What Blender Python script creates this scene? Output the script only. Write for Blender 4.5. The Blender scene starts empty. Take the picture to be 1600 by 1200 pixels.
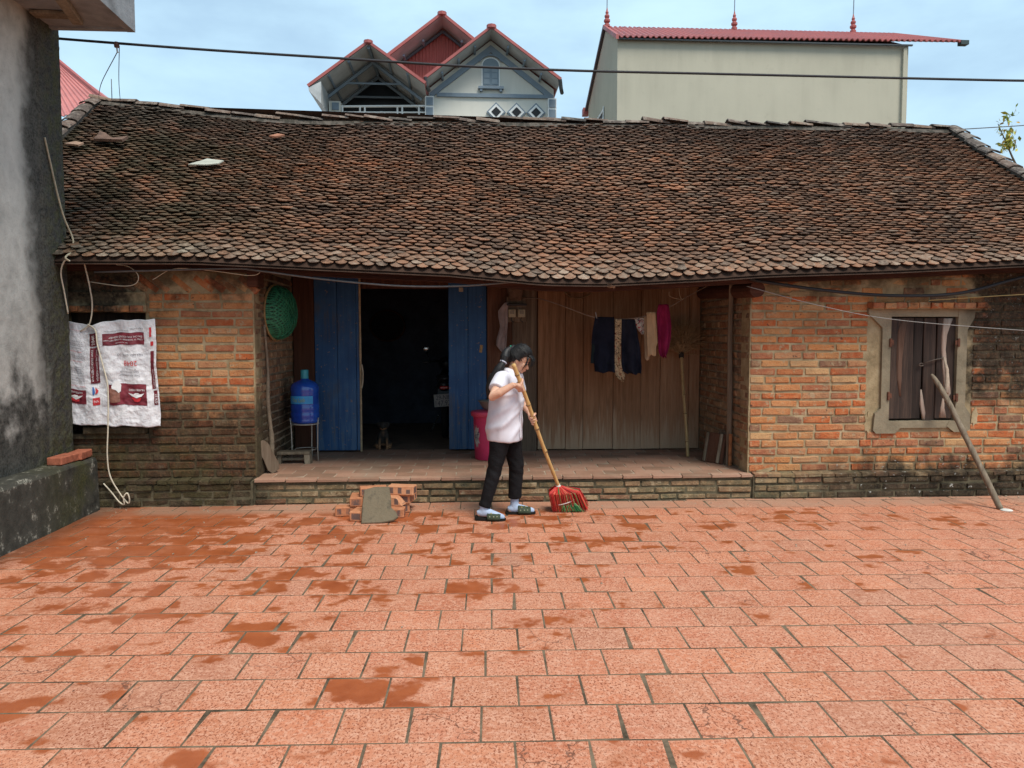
import bpy, math, random
import numpy as np
from mathutils import Vector, Matrix, Euler, noise as mnoise

random.seed(7)
RNG = np.random.default_rng(11)
sc = bpy.context.scene
COL = sc.collection
R = math.radians

# ------------------------------------------------------------------ camera
cam_d = bpy.data.cameras.new('camera')
cam = bpy.data.objects.new('camera', cam_d)
COL.objects.link(cam)
cam.location = (0, 0, 1.634)
cam.rotation_euler = (R(90 - 3.56), 0, R(-3.4))
cam_d.lens = 27.0
cam_d.sensor_width = 36.0
cam_d.clip_end = 600
sc.camera = cam

# ------------------------------------------------------------------ sky, sun, exposure
SUN_EL, SUN_AZ = 58.0, 152.0          # azimuth clockwise from +Y: behind the camera, to its right
world = bpy.data.worlds.new('World')
sc.world = world
world.use_nodes = True
wn = world.node_tree
wn.nodes.clear()
def _w(t, **k):
    n = wn.nodes.new(t)
    for a, b in k.items():
        setattr(n, a, b)
    return n
w_out = _w('ShaderNodeOutputWorld')
w_bg = _w('ShaderNodeBackground')
w_sky = _w('ShaderNodeTexSky', sky_type='NISHITA', sun_disc=False)
w_sky.sun_elevation = R(SUN_EL)
w_sky.sun_rotation = R(SUN_AZ)
w_sky.air_density = 1.15
w_sky.dust_density = 0.6
w_sky.ozone_density = 1.6
w_tc = _w('ShaderNodeTexCoord')
w_map = _w('ShaderNodeMapping')
w_map.inputs['Scale'].default_value = (1.0, 1.0, 2.6)
w_map.inputs['Location'].default_value = (0.37, 0.1, 0.25)
w_n = _w('ShaderNodeTexNoise')
w_n.inputs['Scale'].default_value = 2.3
w_n.inputs['Detail'].default_value = 6.0
w_n.inputs['Roughness'].default_value = 0.55
w_r = _w('ShaderNodeMapRange', interpolation_type='SMOOTHSTEP')
w_r.inputs['From Min'].default_value = 0.34
w_r.inputs['From Max'].default_value = 0.74
w_r.inputs['To Min'].default_value = 0.38
w_r.inputs['To Max'].default_value = 0.95
w_mix = _w('ShaderNodeMix', data_type='RGBA')
w_mix.inputs['B'].default_value = (4.7, 6.7, 7.9, 1)
wn.links.new(w_tc.outputs['Generated'], w_map.inputs['Vector'])
wn.links.new(w_map.outputs['Vector'], w_n.inputs['Vector'])
wn.links.new(w_n.outputs['Fac'], w_r.inputs['Value'])
wn.links.new(w_r.outputs['Result'], w_mix.inputs['Factor'])
wn.links.new(w_sky.outputs['Color'], w_mix.inputs['A'])
wn.links.new(w_mix.outputs['Result'], w_bg.inputs['Color'])
w_bg.inputs['Strength'].default_value = 0.11
wn.links.new(w_bg.outputs['Background'], w_out.inputs['Surface'])

sun_d = bpy.data.lights.new('sun', 'SUN')
sun_d.energy = 2.7
sun_d.angle = R(25)
sun_d.color = (1.0, 0.93, 0.82)
sun = bpy.data.objects.new('sun', sun_d)
COL.objects.link(sun)
_az, _el = R(SUN_AZ), R(SUN_EL)
_sv = Vector((math.sin(_az) * math.cos(_el), math.cos(_az) * math.cos(_el), math.sin(_el)))
sun.rotation_euler = _sv.to_track_quat('Z', 'Y').to_euler()
sun.location = (4, -8, 12)

vs = sc.view_settings
vs.view_transform = 'Standard'
vs.look = 'None'
vs.exposure = 0.45
vs.gamma = 1.0
vs.use_curve_mapping = False
sc.cycles.max_bounces = 5
sc.cycles.diffuse_bounces = 3
sc.cycles.glossy_bounces = 2
sc.cycles.transmission_bounces = 2
sc.cycles.use_light_tree = False

# ------------------------------------------------------------------ mesh helpers
def origin(o):
    v = Vector((0, 0, 0))
    while o is not None:
        v = v + o.location
        o = o.parent
    return v

class MB:
    """Collects shapes given in world space; build() links them as one mesh object."""
    def __init__(self):
        self.v, self.f = [], []
    def add(self, vs_, fs_):
        b = len(self.v)
        self.v.extend([tuple(p) for p in vs_])
        self.f.extend([tuple(b + i for i in f) for f in fs_])
        return self
    def box(self, c, s, rot=None, jit=0.0):
        hx, hy, hz = s[0] / 2, s[1] / 2, s[2] / 2
        pts = [Vector((x, y, z)) for x in (-hx, hx) for y in (-hy, hy) for z in (-hz, hz)]
        if jit:
            pts = [p + Vector([random.uniform(-jit, jit) for _ in range(3)]) for p in pts]
        if rot is not None:
            m = rot if isinstance(rot, Matrix) else Euler(rot).to_matrix()
            pts = [m @ p for p in pts]
        c = Vector(c)
        return self.add([p + c for p in pts], [(0, 1, 3, 2), (4, 6, 7, 5), (0, 4, 5, 1), (2, 3, 7, 6), (0, 2, 6, 4), (1, 5, 7, 3)])
    def bx(self, x0, x1, y0, y1, z0, z1):
        return self.box(((x0 + x1) / 2, (y0 + y1) / 2, (z0 + z1) / 2), (x1 - x0, y1 - y0, z1 - z0))
    def cbox(self, c, s, b=0.01, rot=None):
        """box with chamfered edges"""
        hx, hy, hz = s[0] / 2, s[1] / 2, s[2] / 2
        b = min(b, hx * .9, hy * .9, hz * .9)
        pts, idx = [], {}
        for sx in (-1, 1):
            for sy in (-1, 1):
                for sz in (-1, 1):
                    for k, p in enumerate(((hx, hy - b, hz - b), (hx - b, hy, hz - b), (hx - b, hy - b, hz))):
                        idx[(sx, sy, sz, k)] = len(pts)
                        pts.append(Vector((p[0] * sx, p[1] * sy, p[2] * sz)))
        fs = []
        for s1 in (-1, 1):
            fs.append([idx[(s1, a, c_, 0)] for a, c_ in ((-1, -1), (1, -1), (1, 1), (-1, 1))][::s1])
            fs.append([idx[(a, s1, c_, 1)] for a, c_ in ((-1, -1), (1, -1), (1, 1), (-1, 1))][::-s1])
            fs.append([idx[(a, c_, s1, 2)] for a, c_ in ((-1, -1), (1, -1), (1, 1), (-1, 1))][::s1])
        for sx in (-1, 1):
            for sy in (-1, 1):
                for sz in (-1, 1):
                    t = [idx[(sx, sy, sz, 0)], idx[(sx, sy, sz, 1)], idx[(sx, sy, sz, 2)]]
                    fs.append(t if sx * sy * sz > 0 else t[::-1])
        for a in (-1, 1):
            for c_ in (-1, 1):
                q = [idx[(a, c_, -1, 0)], idx[(a, c_, 1, 0)], idx[(a, c_, 1, 1)], idx[(a, c_, -1, 1)]]
                fs.append(q if a * c_ < 0 else q[::-1])
                q = [idx[(a, -1, c_, 0)], idx[(a, 1, c_, 0)], idx[(a, 1, c_, 2)], idx[(a, -1, c_, 2)]]
                fs.append(q if a * c_ > 0 else q[::-1])
                q = [idx[(-1, a, c_, 1)], idx[(1, a, c_, 1)], idx[(1, a, c_, 2)], idx[(-1, a, c_, 2)]]
                fs.append(q if a * c_ < 0 else q[::-1])
        if rot is not None:
            m = rot if isinstance(rot, Matrix) else Euler(rot).to_matrix()
            pts = [m @ p for p in pts]
        c = Vector(c)
        return self.add([p + c for p in pts], fs)
    def tube(self, pts, rad, seg=8, cap=True, flat=1.0):
        pts = [Vector(p) for p in pts]
        n = len(pts)
        if not hasattr(rad, '__len__'):
            rad = [rad] * n
        up = None
        rings = []
        for i in range(n):
            t = (pts[min(i + 1, n - 1)] - pts[max(i - 1, 0)])
            t = t.normalized() if t.length > 1e-9 else Vector((0, 0, 1))
            if up is None:
                a = Vector((0, 0, 1)) if abs(t.z) < .9 else Vector((0, 1, 0))
                up = (a - t * a.dot(t)).normalized()
            else:
                up = (up - t * up.dot(t))
                up = up.normalized() if up.length > 1e-6 else t.orthogonal().normalized()
            sd = t.cross(up)
            rings.append([pts[i] + (up * math.cos(2 * math.pi * k / seg) * flat + sd * math.sin(2 * math.pi * k / seg)) * rad[i] for k in range(seg)])
        return self.loft(rings, cap)
    def loft(self, rings, cap=True, closed=True):
        seg = len(rings[0])
        vs_ = [p for r in rings for p in r]
        fs = []
        for i in range(len(rings) - 1):
            for k in range(seg if closed else seg - 1):
                a, b = i * seg + k, i * seg + (k + 1) % seg
                fs.append((a, b, b + seg, a + seg))
        if cap:
            fs.append(tuple(range(seg))[::-1])
            o = (len(rings) - 1) * seg
            fs.append(tuple(o + k for k in range(seg)))
        return self.add(vs_, fs)
    def lathe(self, prof, c, seg=24, cap=True):
        c = Vector(c)
        return self.loft([[c + Vector((r * math.cos(2 * math.pi * k / seg), r * math.sin(2 * math.pi * k / seg), z)) for k in range(seg)] for r, z in prof], cap)
    def ell(self, c, r, M=None, seg=16, rings=10):
        c = Vector(c)
        rs = []
        for i in range(rings + 1):
            a = -math.pi / 2 + math.pi * (i + .02) / (rings + .04)
            rr = []
            for k in range(seg):
                b = 2 * math.pi * k / seg
                p = Vector((r[0] * math.cos(a) * math.cos(b), r[1] * math.cos(a) * math.sin(b), r[2] * math.sin(a)))
                rr.append(c + (M @ p if M else p))
            rs.append(rr)
        return self.loft(rs, True)
    def prism(self, poly, d):
        """closed polygon of world points, extruded by vector d"""
        d = Vector(d)
        a = [Vector(p) for p in poly]
        n = len(a)
        fs = [tuple(range(n))[::-1], tuple(range(n, 2 * n))]
        fs += [(i, (i + 1) % n, n + (i + 1) % n, n + i) for i in range(n)]
        return self.add(a + [p + d for p in a], fs)
    def grid(self, fn, nu, nv):
        vs_ = [fn(i / nu, j / nv) for j in range(nv + 1) for i in range(nu + 1)]
        fs = [(j * (nu + 1) + i, j * (nu + 1) + i + 1, (j + 1) * (nu + 1) + i + 1, (j + 1) * (nu + 1) + i) for j in range(nv) for i in range(nu)]
        return self.add(vs_, fs)
    def build(self, name, m, parent=None, smooth=False, loc=None):
        o_ = Vector(loc) if loc is not None else Vector((0, 0, 0))
        off = origin(parent) + o_
        me = bpy.data.meshes.new(name)
        me.from_pydata([(p[0] - off.x, p[1] - off.y, p[2] - off.z) for p in self.v], [], self.f)
        me.validate()
        me.update()
        return link(name, me, m, parent, smooth, o_)

def fix_normals(me):
    import bmesh
    b = bmesh.new()
    b.from_mesh(me)
    bmesh.ops.recalc_face_normals(b, faces=b.faces)
    b.to_mesh(me)
    b.free()

def link(name, me, m, parent=None, smooth=False, loc=(0, 0, 0)):
    o = bpy.data.objects.new(name, me)
    if m is not None and len(me.materials) == 0:
        me.materials.append(m)
    if smooth:
        me.polygons.foreach_set('use_smooth', [True] * len(me.polygons))
    fix_normals(me)
    COL.objects.link(o)
    o.parent = parent
    o.location = loc
    return o

def put(name, me, parent, M):
    """object with shared mesh placed at world matrix M under a parent that is only translated"""
    o = bpy.data.objects.new(name, me)
    COL.objects.link(o)
    o.parent = parent
    o.matrix_basis = Matrix.Translation(-origin(parent)) @ M
    return o

def tag(o, label=None, cat=None, group=None, kind=None):
    if label:
        o['label'] = label
    if cat:
        o['category'] = cat
    if group:
        o['group'] = group
    if kind:
        o['kind'] = kind
    return o

def thing(name, loc, label, cat, group=None):
    o = bpy.data.objects.new(name, None)
    o.empty_display_size = .1
    COL.objects.link(o)
    o.location = loc
    return tag(o, label, cat, group)

def evaluated(o, mods):
    """apply modifiers given as (type, dict) and keep the result as plain mesh"""
    for t, k in mods:
        m = o.modifiers.new(t, t)
        for a, b in k.items():
            setattr(m, a, b)
    bpy.context.view_layer.update()
    dg = bpy.context.evaluated_depsgraph_get()
    me = bpy.data.meshes.new_from_object(o.evaluated_get(dg))
    o.modifiers.clear()
    old = o.data
    mats = list(old.materials)
    o.data = me
    me.materials.clear()
    for x in mats:
        me.materials.append(x)
    me.polygons.foreach_set('use_smooth', [True] * len(me.polygons))
    return o

def arr_verts(me):
    a = np.empty(len(me.vertices) * 3)
    me.vertices.foreach_get('co', a)
    return a.reshape(-1, 3)

def set_verts(me, a):
    me.vertices.foreach_set('co', a.ravel())
    me.update()

def interp(x, xs, ys):
    return float(np.interp(x, xs, ys))

def spline(pts, n=8):
    """Catmull-Rom through pts"""
    P = [Vector(p) for p in pts]
    P = [P[0] * 2 - P[1]] + P + [P[-1] * 2 - P[-2]]
    out = []
    for i in range(1, len(P) - 2):
        for k in range(n):
            t = k / n
            a, b, c, d = P[i - 1], P[i], P[i + 1], P[i + 2]
            out.append(.5 * ((2 * b) + (c - a) * t + (2 * a - 5 * b + 4 * c - d) * t * t + (3 * b - a - 3 * c + d) * t ** 3))
    out.append(P[-2])
    return out

# ------------------------------------------------------------------ material helpers
class NT:
    def __init__(self, name, rough=.8, spec=.3):
        self.m = bpy.data.materials.new(name)
        self.m.use_nodes = True
        self.t = self.m.node_tree
        self.b = self.t.nodes['Principled BSDF']
        self.b.inputs['Roughness'].default_value = rough
        self.b.inputs['Specular IOR Level'].default_value = spec
        self._pos = self._obj = None
    def n(self, t, ins=None, **k):
        x = self.t.nodes.new(t)
        for a, b in k.items():
            setattr(x, a, b)
        for a, b in (ins or {}).items():
            self.set(x.inputs[a], b)
        return x
    def set(self, sock, v):
        if isinstance(v, bpy.types.NodeSocket):
            self.t.links.new(v, sock)
        else:
            sock.default_value = v
    @property
    def pos(self):
        if self._pos is None:
            self._pos = self.n('ShaderNodeNewGeometry').outputs
        return self._pos['Position']
    @property
    def isl(self):
        self.pos
        return self._pos['Random Per Island']
    @property
    def obj(self):
        if self._obj is None:
            self._obj = self.n('ShaderNodeTexCoord').outputs
        return self._obj['Object']
    @property
    def rnd(self):
        return self.n('ShaderNodeObjectInfo').outputs['Random']
    def both(self):
        """a random value for each object and each loose piece"""
        return self.math('FRACT', self.math('ADD', self.rnd, self.isl))
    def sep(self, v):
        return self.n('ShaderNodeSeparateXYZ', {0: v}).outputs
    def comb(self, x=0.0, y=0.0, z=0.0):
        return self.n('ShaderNodeCombineXYZ', {0: x, 1: y, 2: z}).outputs[0]
    def math(self, op, a, b=0.0, c=None):
        x = self.n('ShaderNodeMath', {0: a, 1: b}, operation=op)
        if c is not None:
            self.set(x.inputs[2], c)
        return x.outputs[0]
    def vmath(self, op, a, b=(0, 0, 0)):
        return self.n('ShaderNodeVectorMath', {0: a, 1: b}, operation=op).outputs[0]
    def scale(self, v, s):
        return self.vmath('MULTIPLY', v, s)
    def noise(self, sc_=5.0, det=3.0, rough=.5, vec=None, dist=0.0, out='Fac'):
        return self.n('ShaderNodeTexNoise', {'Vector': vec if vec is not None else self.pos, 'Scale': sc_, 'Detail': min(det, 3.2), 'Roughness': rough, 'Distortion': dist}).outputs[out]
    def vor(self, sc_=5.0, vec=None, feature='F1', out='Distance'):
        return self.n('ShaderNodeTexVoronoi', {'Vector': vec if vec is not None else self.pos, 'Scale': sc_}, feature=feature).outputs[out]
    def sm(self, v, a, b, lo=0.0, hi=1.0):
        return self.n('ShaderNodeMapRange', {'Value': v, 'From Min': a, 'From Max': b, 'To Min': lo, 'To Max': hi}, interpolation_type='SMOOTHSTEP').outputs[0]
    def ramp(self, v, stops, const=False):
        x = self.n('ShaderNodeValToRGB', {0: v})
        cr = x.color_ramp
        cr.interpolation = 'CONSTANT' if const else 'LINEAR'
        while len(cr.elements) > 1:
            cr.elements.remove(cr.elements[-1])
        for i, (p, c) in enumerate(stops):
            e = cr.elements[0] if i == 0 else cr.elements.new(p)
            e.position = p
            e.color = (*c[:3], 1)
        return x.outputs[0]
    def mix(self, f, a, b, mode='MIX'):
        x = self.n('ShaderNodeMix', data_type='RGBA', blend_type=mode)
        fix = lambda q: (*q[:3], 1) if isinstance(q, tuple) else q
        self.set(x.inputs['Factor'], f)
        self.set(x.inputs['A'], fix(a))
        self.set(x.inputs['B'], fix(b))
        return x.outputs['Result']
    def bump(self, h, s=.4, d=.01):
        x = self.n('ShaderNodeBump', {'Height': h, 'Strength': s, 'Distance': d})
        self.set(self.b.inputs['Normal'], x.outputs[0])
    def col(self, c):
        self.set(self.b.inputs['Base Color'], (*c[:3], 1) if isinstance(c, tuple) else c)
        return self.m
    def rough(self, r):
        self.set(self.b.inputs['Roughness'], r)

MATS = {}
def simple(name, c, rough=.7, spec=.3, var=.15, sc_=12.0, bump=.15, metal=0.0):
    """one colour with uneven tone, fine relief"""
    if name in MATS:
        return MATS[name]
    t = NT(name, rough, spec)
    n1 = t.noise(sc_, 4, .6)
    n2 = t.noise(sc_ * 7, 3, .6)
    f = t.math('ADD', t.math('MULTIPLY', n1, .7), t.math('MULTIPLY', n2, .3))
    lo = tuple(max(0, x * (1 - var * 1.6)) for x in c)
    hi = tuple(min(1, x * (1 + var * 1.3)) for x in c)
    t.col(t.ramp(f, [(.3, lo), (.5, c), (.7, hi)]))
    t.rough(t.sm(n1, .3, .7, max(.05, rough - .08), min(1, rough + .08)))
    t.b.inputs['Metallic'].default_value = metal
    if bump:
        t.bump(f, bump, .006)
    MATS[name] = t.m
    return t.m

def stain_masks(t):
    """damp, soot and moss grown on the old masonry, and a dark band at the wall top: (black, moss, lichen)"""
    s = t.sep(t.pos)
    x, z = s[0], s[2]
    big = t.noise(1.7, 5, .65)
    mid = t.noise(5.5, 5, .65)
    nn = t.math('ADD', t.math('MULTIPLY', big, .55), t.math('MULTIPLY', mid, .45))
    wob = t.math('MULTIPLY', t.math('SUBTRACT', nn, .5), 2.6)
    xr = t.math('ADD', x, wob)
    zr = t.math('ADD', z, t.math('MULTIPLY', wob, .55))
    a = t.math('MULTIPLY', t.sm(xr, 4.85, 5.3), t.sm(zr, .80, 1.2))            # right hand upper corner
    b = t.math('MULTIPLY', t.sm(zr, .52, .22), t.sm(xr, 2.9, 4.4))               # foot of the right wall
    c = t.math('MULTIPLY', t.sm(zr, 1.25, .8), t.sm(x, -1.6, -2.1))              # lower left wall
    d = t.math('MULTIPLY', t.sm(zr, 1.60, 1.88), t.sm(xr, -2.85, -3.25))            # above the left window
    e = t.math('MULTIPLY', t.sm(zr, 2.0, 2.25), .75)  # darker band along the top of the walls
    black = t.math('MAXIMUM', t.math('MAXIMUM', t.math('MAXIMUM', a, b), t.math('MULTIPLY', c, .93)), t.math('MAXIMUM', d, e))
    moss = t.math('MULTIPLY', t.math('MULTIPLY', t.sm(zr, .95, .35), t.sm(x, -1.5, -2.3)), t.sm(t.noise(3.1, 4, .6), .42, .62))
    lich = t.math('MULTIPLY', t.sm(t.noise(19, 4, .7), .63, .68), t.math('ADD', t.math('MULTIPLY', b, .7), t.math('MULTIPLY', a, .25)))
    return black, moss, lich

def stained(t, col):
    bl, mo, li = stain_masks(t)
    fine = t.noise(38, 4, .7)
    f = t.math('MULTIPLY', bl, t.sm(fine, .25, .6, .80, .99))
    c = t.mix(f, col, t.ramp(t.noise(9, 4, .6), [(.35, (.018, .015, .011)), (.65, (.062, .046, .031))]))
    c = t.mix(t.math('MULTIPLY', mo, .42), c, t.ramp(t.noise(16, 3, .6), [(.35, (.03, .033, .01)), (.7, (.085, .08, .028))]))
    return t.mix(li, c, (.5, .5, .46))

def brick_mat(name, stops, stain=True, use_isl=True):
    t = NT(name, .9, .15)
    r = t.both() if use_isl else t.rnd
    base = t.ramp(r, stops, True)
    off = t.vmath('ADD', t.pos, t.comb(t.math('MULTIPLY', r, 7.0), 0.0, t.math('MULTIPLY', r, 3.0)))
    n1 = t.noise(14, 5, .65, off)
    n2 = t.noise(70, 4, .7, off)
    c = t.mix(t.sm(n1, .36, .70, 0, .6), base, t.mix(.5, base, (.60, .38, .19)))
    c = t.mix(t.sm(n2, .53, .73, 0, .6), c, (.13, .065, .042))
    c = t.mix(t.sm(t.noise(3.3, 3, .6), .46, .70, 0, .42), c, (.17, .095, .06))
    c = t.mix(t.sm(t.noise(24, 3, .6, off), .67, .72, 0, .8), c, (.035, .028, .03))
    c = t.mix(t.sm(t.noise(9, 4, .75), .55, .66, 0, .72), c, (.40, .31, .195))
    if stain:
        c = stained(t, c)
    t.col(c)
    t.bump(t.math('ADD', n1, t.math('MULTIPLY', n2, .7)), .85, .016)
    return t.m

BRICK = brick_mat('old_brick', [(0, (.47, .125, .042)), (.13, (.48, .20, .082)), (.26, (.40, .105, .040)), (.36, (.51, .235, .095)), (.46, (.45, .16, .065)),
                                (.57, (.54, .32, .155)), (.63, (.37, .135, .07)), (.73, (.51, .205, .075)), (.82, (.43, .20, .10)), (.9, (.22, .115, .075)), (.95, (.50, .26, .13))])
PLINTH = brick_mat('plinth_brick', [(0, (.17, .135, .08)), (.25, (.22, .145, .085)), (.45, (.14, .122, .072)), (.62, (.23, .175, .105)), (.8, (.21, .11, .068)), (.92, (.10, .095, .058))])

DUSTY_SHADED = brick_mat('dusty_shaded_brick', [(0, (.26, .125, .07)), (.2, (.30, .175, .105)), (.4, (.22, .125, .08)), (.6, (.33, .215, .135)), (.8, (.25, .14, .085)), (.92, (.17, .11, .08))])  # brick colours dulled for dust and for the shade inside the porch recess
def mortar_mat():
    t = NT('lime_mortar', .95, .1)
    n = t.noise(8, 5, .65)
    n2 = t.noise(60, 4, .7)
    c = t.ramp(n, [(.3, (.23, .175, .10)), (.5, (.345, .265, .155)), (.72, (.46, .37, .235))])
    c = t.mix(t.sm(n2, .55, .8, 0, .5), c, (.17, .13, .09))
    t.col(stained(t, c))
    t.bump(t.math('ADD', n, t.math('MULTIPLY', n2, .5)), .6, .012)
    return t.m
MORTAR = mortar_mat()

def paving_mat(name, wetbias=0.0):
    t = NT(name, .75, .3)
    r = t.both()
    s = t.sep(t.pos)
    r2 = t.math('FRACT', t.math('MULTIPLY', r, 17.31))
    base = t.ramp(r, [(0, (.45, .140, .068)), (.2, (.53, .180, .090)), (.45, (.49, .178, .100)), (.7, (.56, .20, .100)), (.9, (.46, .165, .085)), (.97, (.45, .185, .11)), (1, (.34, .16, .10))])
    off = t.vmath('ADD', t.pos, t.comb(t.math('MULTIPLY', r, 31.0), t.math('MULTIPLY', r2, 17.0), 0.0))
    # worm-like flecks pressed in the clay
    w1 = t.n('ShaderNodeTexNoise', {'Vector': t.scale(off, (1.0, .62, 1.0)), 'Scale': 105.0, 'Detail': 2.5, 'Roughness': .6, 'Distortion': .45}).outputs[0]
    fl = t.sm(w1, .54, .595)
    w2 = t.noise(170, 2, .5, off)
    fl2 = t.sm(w2, .58, .66, 0, .6)
    amt = t.sm(t.noise(3.2, 3, .6, off), .3, .65, .55, 1.0)
    tone = t.noise(5.5, 4, .6, off)
    c = t.mix(t.sm(tone, .32, .68, 0, .5), base, (.63, .32, .205))
    c = t.mix(t.sm(t.noise(.7, 3, .6), .40, .66, 0, .28), c, (.40, .17, .10))
    c = t.mix(t.sm(t.noise(34, 3, .65, off), .46, .62, 0, .5), c, (.68, .385, .265))
    c = t.mix(t.math('MULTIPLY', fl, amt), c, (.26, .076, .036))
    c = t.mix(t.math('MULTIPLY', fl2, amt), c, (.33, .11, .06))
    # water left after washing: puddles with ragged rims, thickest by the left hand wall
    wn_ = t.noise(1.55, 6, .66, t.scale(t.pos, (.8, 1.25, 1)))
    per = t.noise(3.4, 5, .62, off)
    xy = t.math('ADD', t.math('MULTIPLY', s[0], -.012), t.math('MULTIPLY', t.math('SUBTRACT', s[1], 5.0), .018))
    corner = t.math('MULTIPLY', t.sm(s[0], -1.2, -3.3), t.sm(s[1], 5.2, 7.0, 0, .17))
    wv = t.math('ADD', t.math('ADD', t.math('MULTIPLY', wn_, .46), t.math('MULTIPLY', per, .54)), t.math('ADD', t.math('ADD', xy, corner), wetbias))
    wet = t.sm(wv, .534, .574)
    far = t.sm(s[1], 7.02, 7.22)
    wet = t.math('MULTIPLY', wet, t.math('SUBTRACT', 1.0, t.math('MULTIPLY', far, t.sm(s[0], -2.4, -1.6))))
    rim = t.math('MULTIPLY', t.sm(wv, .505, .54), .28)
    c = t.mix(rim, c, (.40, .15, .075))
    c = t.mix(t.math('MULTIPLY', wet, t.sm(per, .35, .6, .62, .92)), c, t.ramp(tone, [(.3, (.27, .060, .016)), (.7, (.39, .10, .030))]))
    # trodden dust near the house
    c = t.mix(t.math('MULTIPLY', far, t.sm(t.noise(2.4, 4, .6), .3, .6, .25, .7)), c, (.37, .23, .16))
    # grime at the left wall
    c = t.mix(t.math('MULTIPLY', t.sm(s[0], -3.15, -3.45), .5), c, (.07, .045, .03))
    # hair cracks in a few tiles
    cr = t.vor(3.1, t.vmath('ADD', off, t.scale(t.noise(6, 3, .6, off, out='Color'), (.25, .25, 0))), 'DISTANCE_TO_EDGE')
    crk = t.math('MULTIPLY', t.sm(cr, .012, .004), t.sm(r2, .90, .905))
    c = t.mix(t.math('MULTIPLY', crk, .75), c, (.12, .05, .03))
    t.col(c)
    t.rough(t.mix(wet, t.mix(fl, (.72, .72, .72), (.85, .85, .85)), (.30, .30, .30)))
    h = t.math('SUBTRACT', t.math('ADD', t.math('MULTIPLY', tone, .5), t.math('MULTIPLY', crk, -.7)), t.math('MULTIPLY', t.math('ADD', fl, fl2), .35))
    t.bump(t.math('MULTIPLY', h, t.math('SUBTRACT', 1.0, t.math('MULTIPLY', wet, .7))), .35, .004)
    return t.m
PAVE = paving_mat('terracotta_paving')
PORCH = None

def roof_mat():
    t = NT('old_roof_tile', .92, .12)
    r = t.both()
    s = t.sep(t.pos)
    r2 = t.math('FRACT', t.math('MULTIPLY', r, 13.7))
    patch = t.noise(.85, 4, .6)
    pv = t.math('ADD', t.math('ADD', t.math('MULTIPLY', r, .58), .26), t.math('MULTIPLY', t.math('SUBTRACT', patch, .5), .75))
    c = t.ramp(pv, [(0, (.034, .023, .018)), (.22, (.068, .043, .032)), (.42, (.125, .072, .049)), (.6, (.18, .096, .061)), (.78, (.24, .115, .068)), (.92, (.31, .135, .073)), (1, (.35, .15, .08))])
    c = t.mix(t.sm(r2, .93, .95, 0, .4), c, (.29, .22, .165))
    n1 = t.noise(30, 5, .7)
    n2 = t.noise(110, 3, .7)
    c = t.mix(t.sm(n1, .50, .72, 0, .68), c, (.37, .255, .175))
    c = t.mix(t.sm(n2, .56, .74, 0, .5), c, (.025, .022, .02))
    # moss on the left end, darker towards the ridge
    left = t.math('MULTIPLY', t.sm(s[0], -1.0, -3.4), t.sm(t.noise(1.9, 5, .65), .34, .62))
    c = t.mix(t.math('MULTIPLY', left, .8), c, t.ramp(n1, [(.3, (.020, .020, .011)), (.6, (.055, .053, .030)), (.75, (.22, .21, .17))]))
    rid = t.math('MULTIPLY', t.sm(s[1], 9.0, 10.2), .6)
    c = t.mix(rid, c, t.ramp(n1, [(.35, (.028, .024, .023)), (.7, (.13, .10, .085))]))
    eav = t.math('MULTIPLY', t.sm(s[1], 7.45, 7.15), t.sm(n1, .34, .60, .05, .65))
    c = t.mix(eav, c, t.ramp(r2, [(0, (.17, .14, .115)), (.5, (.30, .225, .165)), (.85, (.29, .15, .09)), (1, (.40, .35, .28))]))
    t.col(c)
    t.bump(t.math('ADD', n1, t.math('MULTIPLY', n2, .6)), .6, .01)
    return t.m
ROOF = roof_mat()

def wood_mat(name, stops, grain=(26, 26, 1.1), rough=.8, pale_foot=None, both=True, streak=.5):
    t = NT(name, rough, .2)
    r = t.both() if both else t.rnd
    v = t.vmath('ADD', t.pos, t.comb(t.math('MULTIPLY', r, 9.0), t.math('MULTIPLY', r, 5.0), t.math('MULTIPLY', r, 23.0)))
    g = t.n('ShaderNodeTexNoise', {'Vector': t.scale(v, grain), 'Scale': 1.0, 'Detail': 6.0, 'Roughness': .65, 'Distortion': .6}).outputs[0]
    g2 = t.n('ShaderNodeTexNoise', {'Vector': t.scale(v, tuple(q * 4 for q in grain)), 'Scale': 1.0, 'Detail': 3.0, 'Roughness': .6}).outputs[0]
    mx = t.math('ADD', t.math('ADD', t.math('MULTIPLY', g, .75), t.math('MULTIPLY', g2, .25)), t.math('MULTIPLY', t.math('SUBTRACT', r, .5), .22))
    c = t.ramp(mx, stops)
    c = t.mix(t.sm(g2, .58, .72, 0, streak), c, tuple(q * .35 for q in stops[0][1]))
    if pale_foot:
        s = t.sep(t.pos)
        f = t.sm(t.math('ADD', s[2], t.math('MULTIPLY', t.math('SUBTRACT', g, .5), 1.5)), pale_foot[0], pale_foot[1])
        c = t.mix(t.math('MULTIPLY', f, .8), c, t.mix(g2, pale_foot[2], tuple(q * 1.4 for q in pale_foot[2])))
    t.col(c)
    t.bump(t.math('ADD', g, t.math('MULTIPLY', g2, .5)), .5, .006)
    MATS[name] = t.m
    return t.m
PLANK = wood_mat('brown_plank', [(.25, (.11, .052, .026)), (.45, (.225, .115, .060)), (.6, (.31, .17, .095)), (.8, (.40, .25, .15))], pale_foot=(.70, .28, (.38, .265, .175)))
BEAM = wood_mat('dark_beam', [(.3, (.032, .014, .010)), (.5, (.075, .030, .020)), (.75, (.13, .06, .04))], grain=(1.1, 20, 20))
POST = wood_mat('grey_post', [(.3, (.09, .06, .042)), (.5, (.16, .115, .08)), (.75, (.27, .21, .155))])
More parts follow.
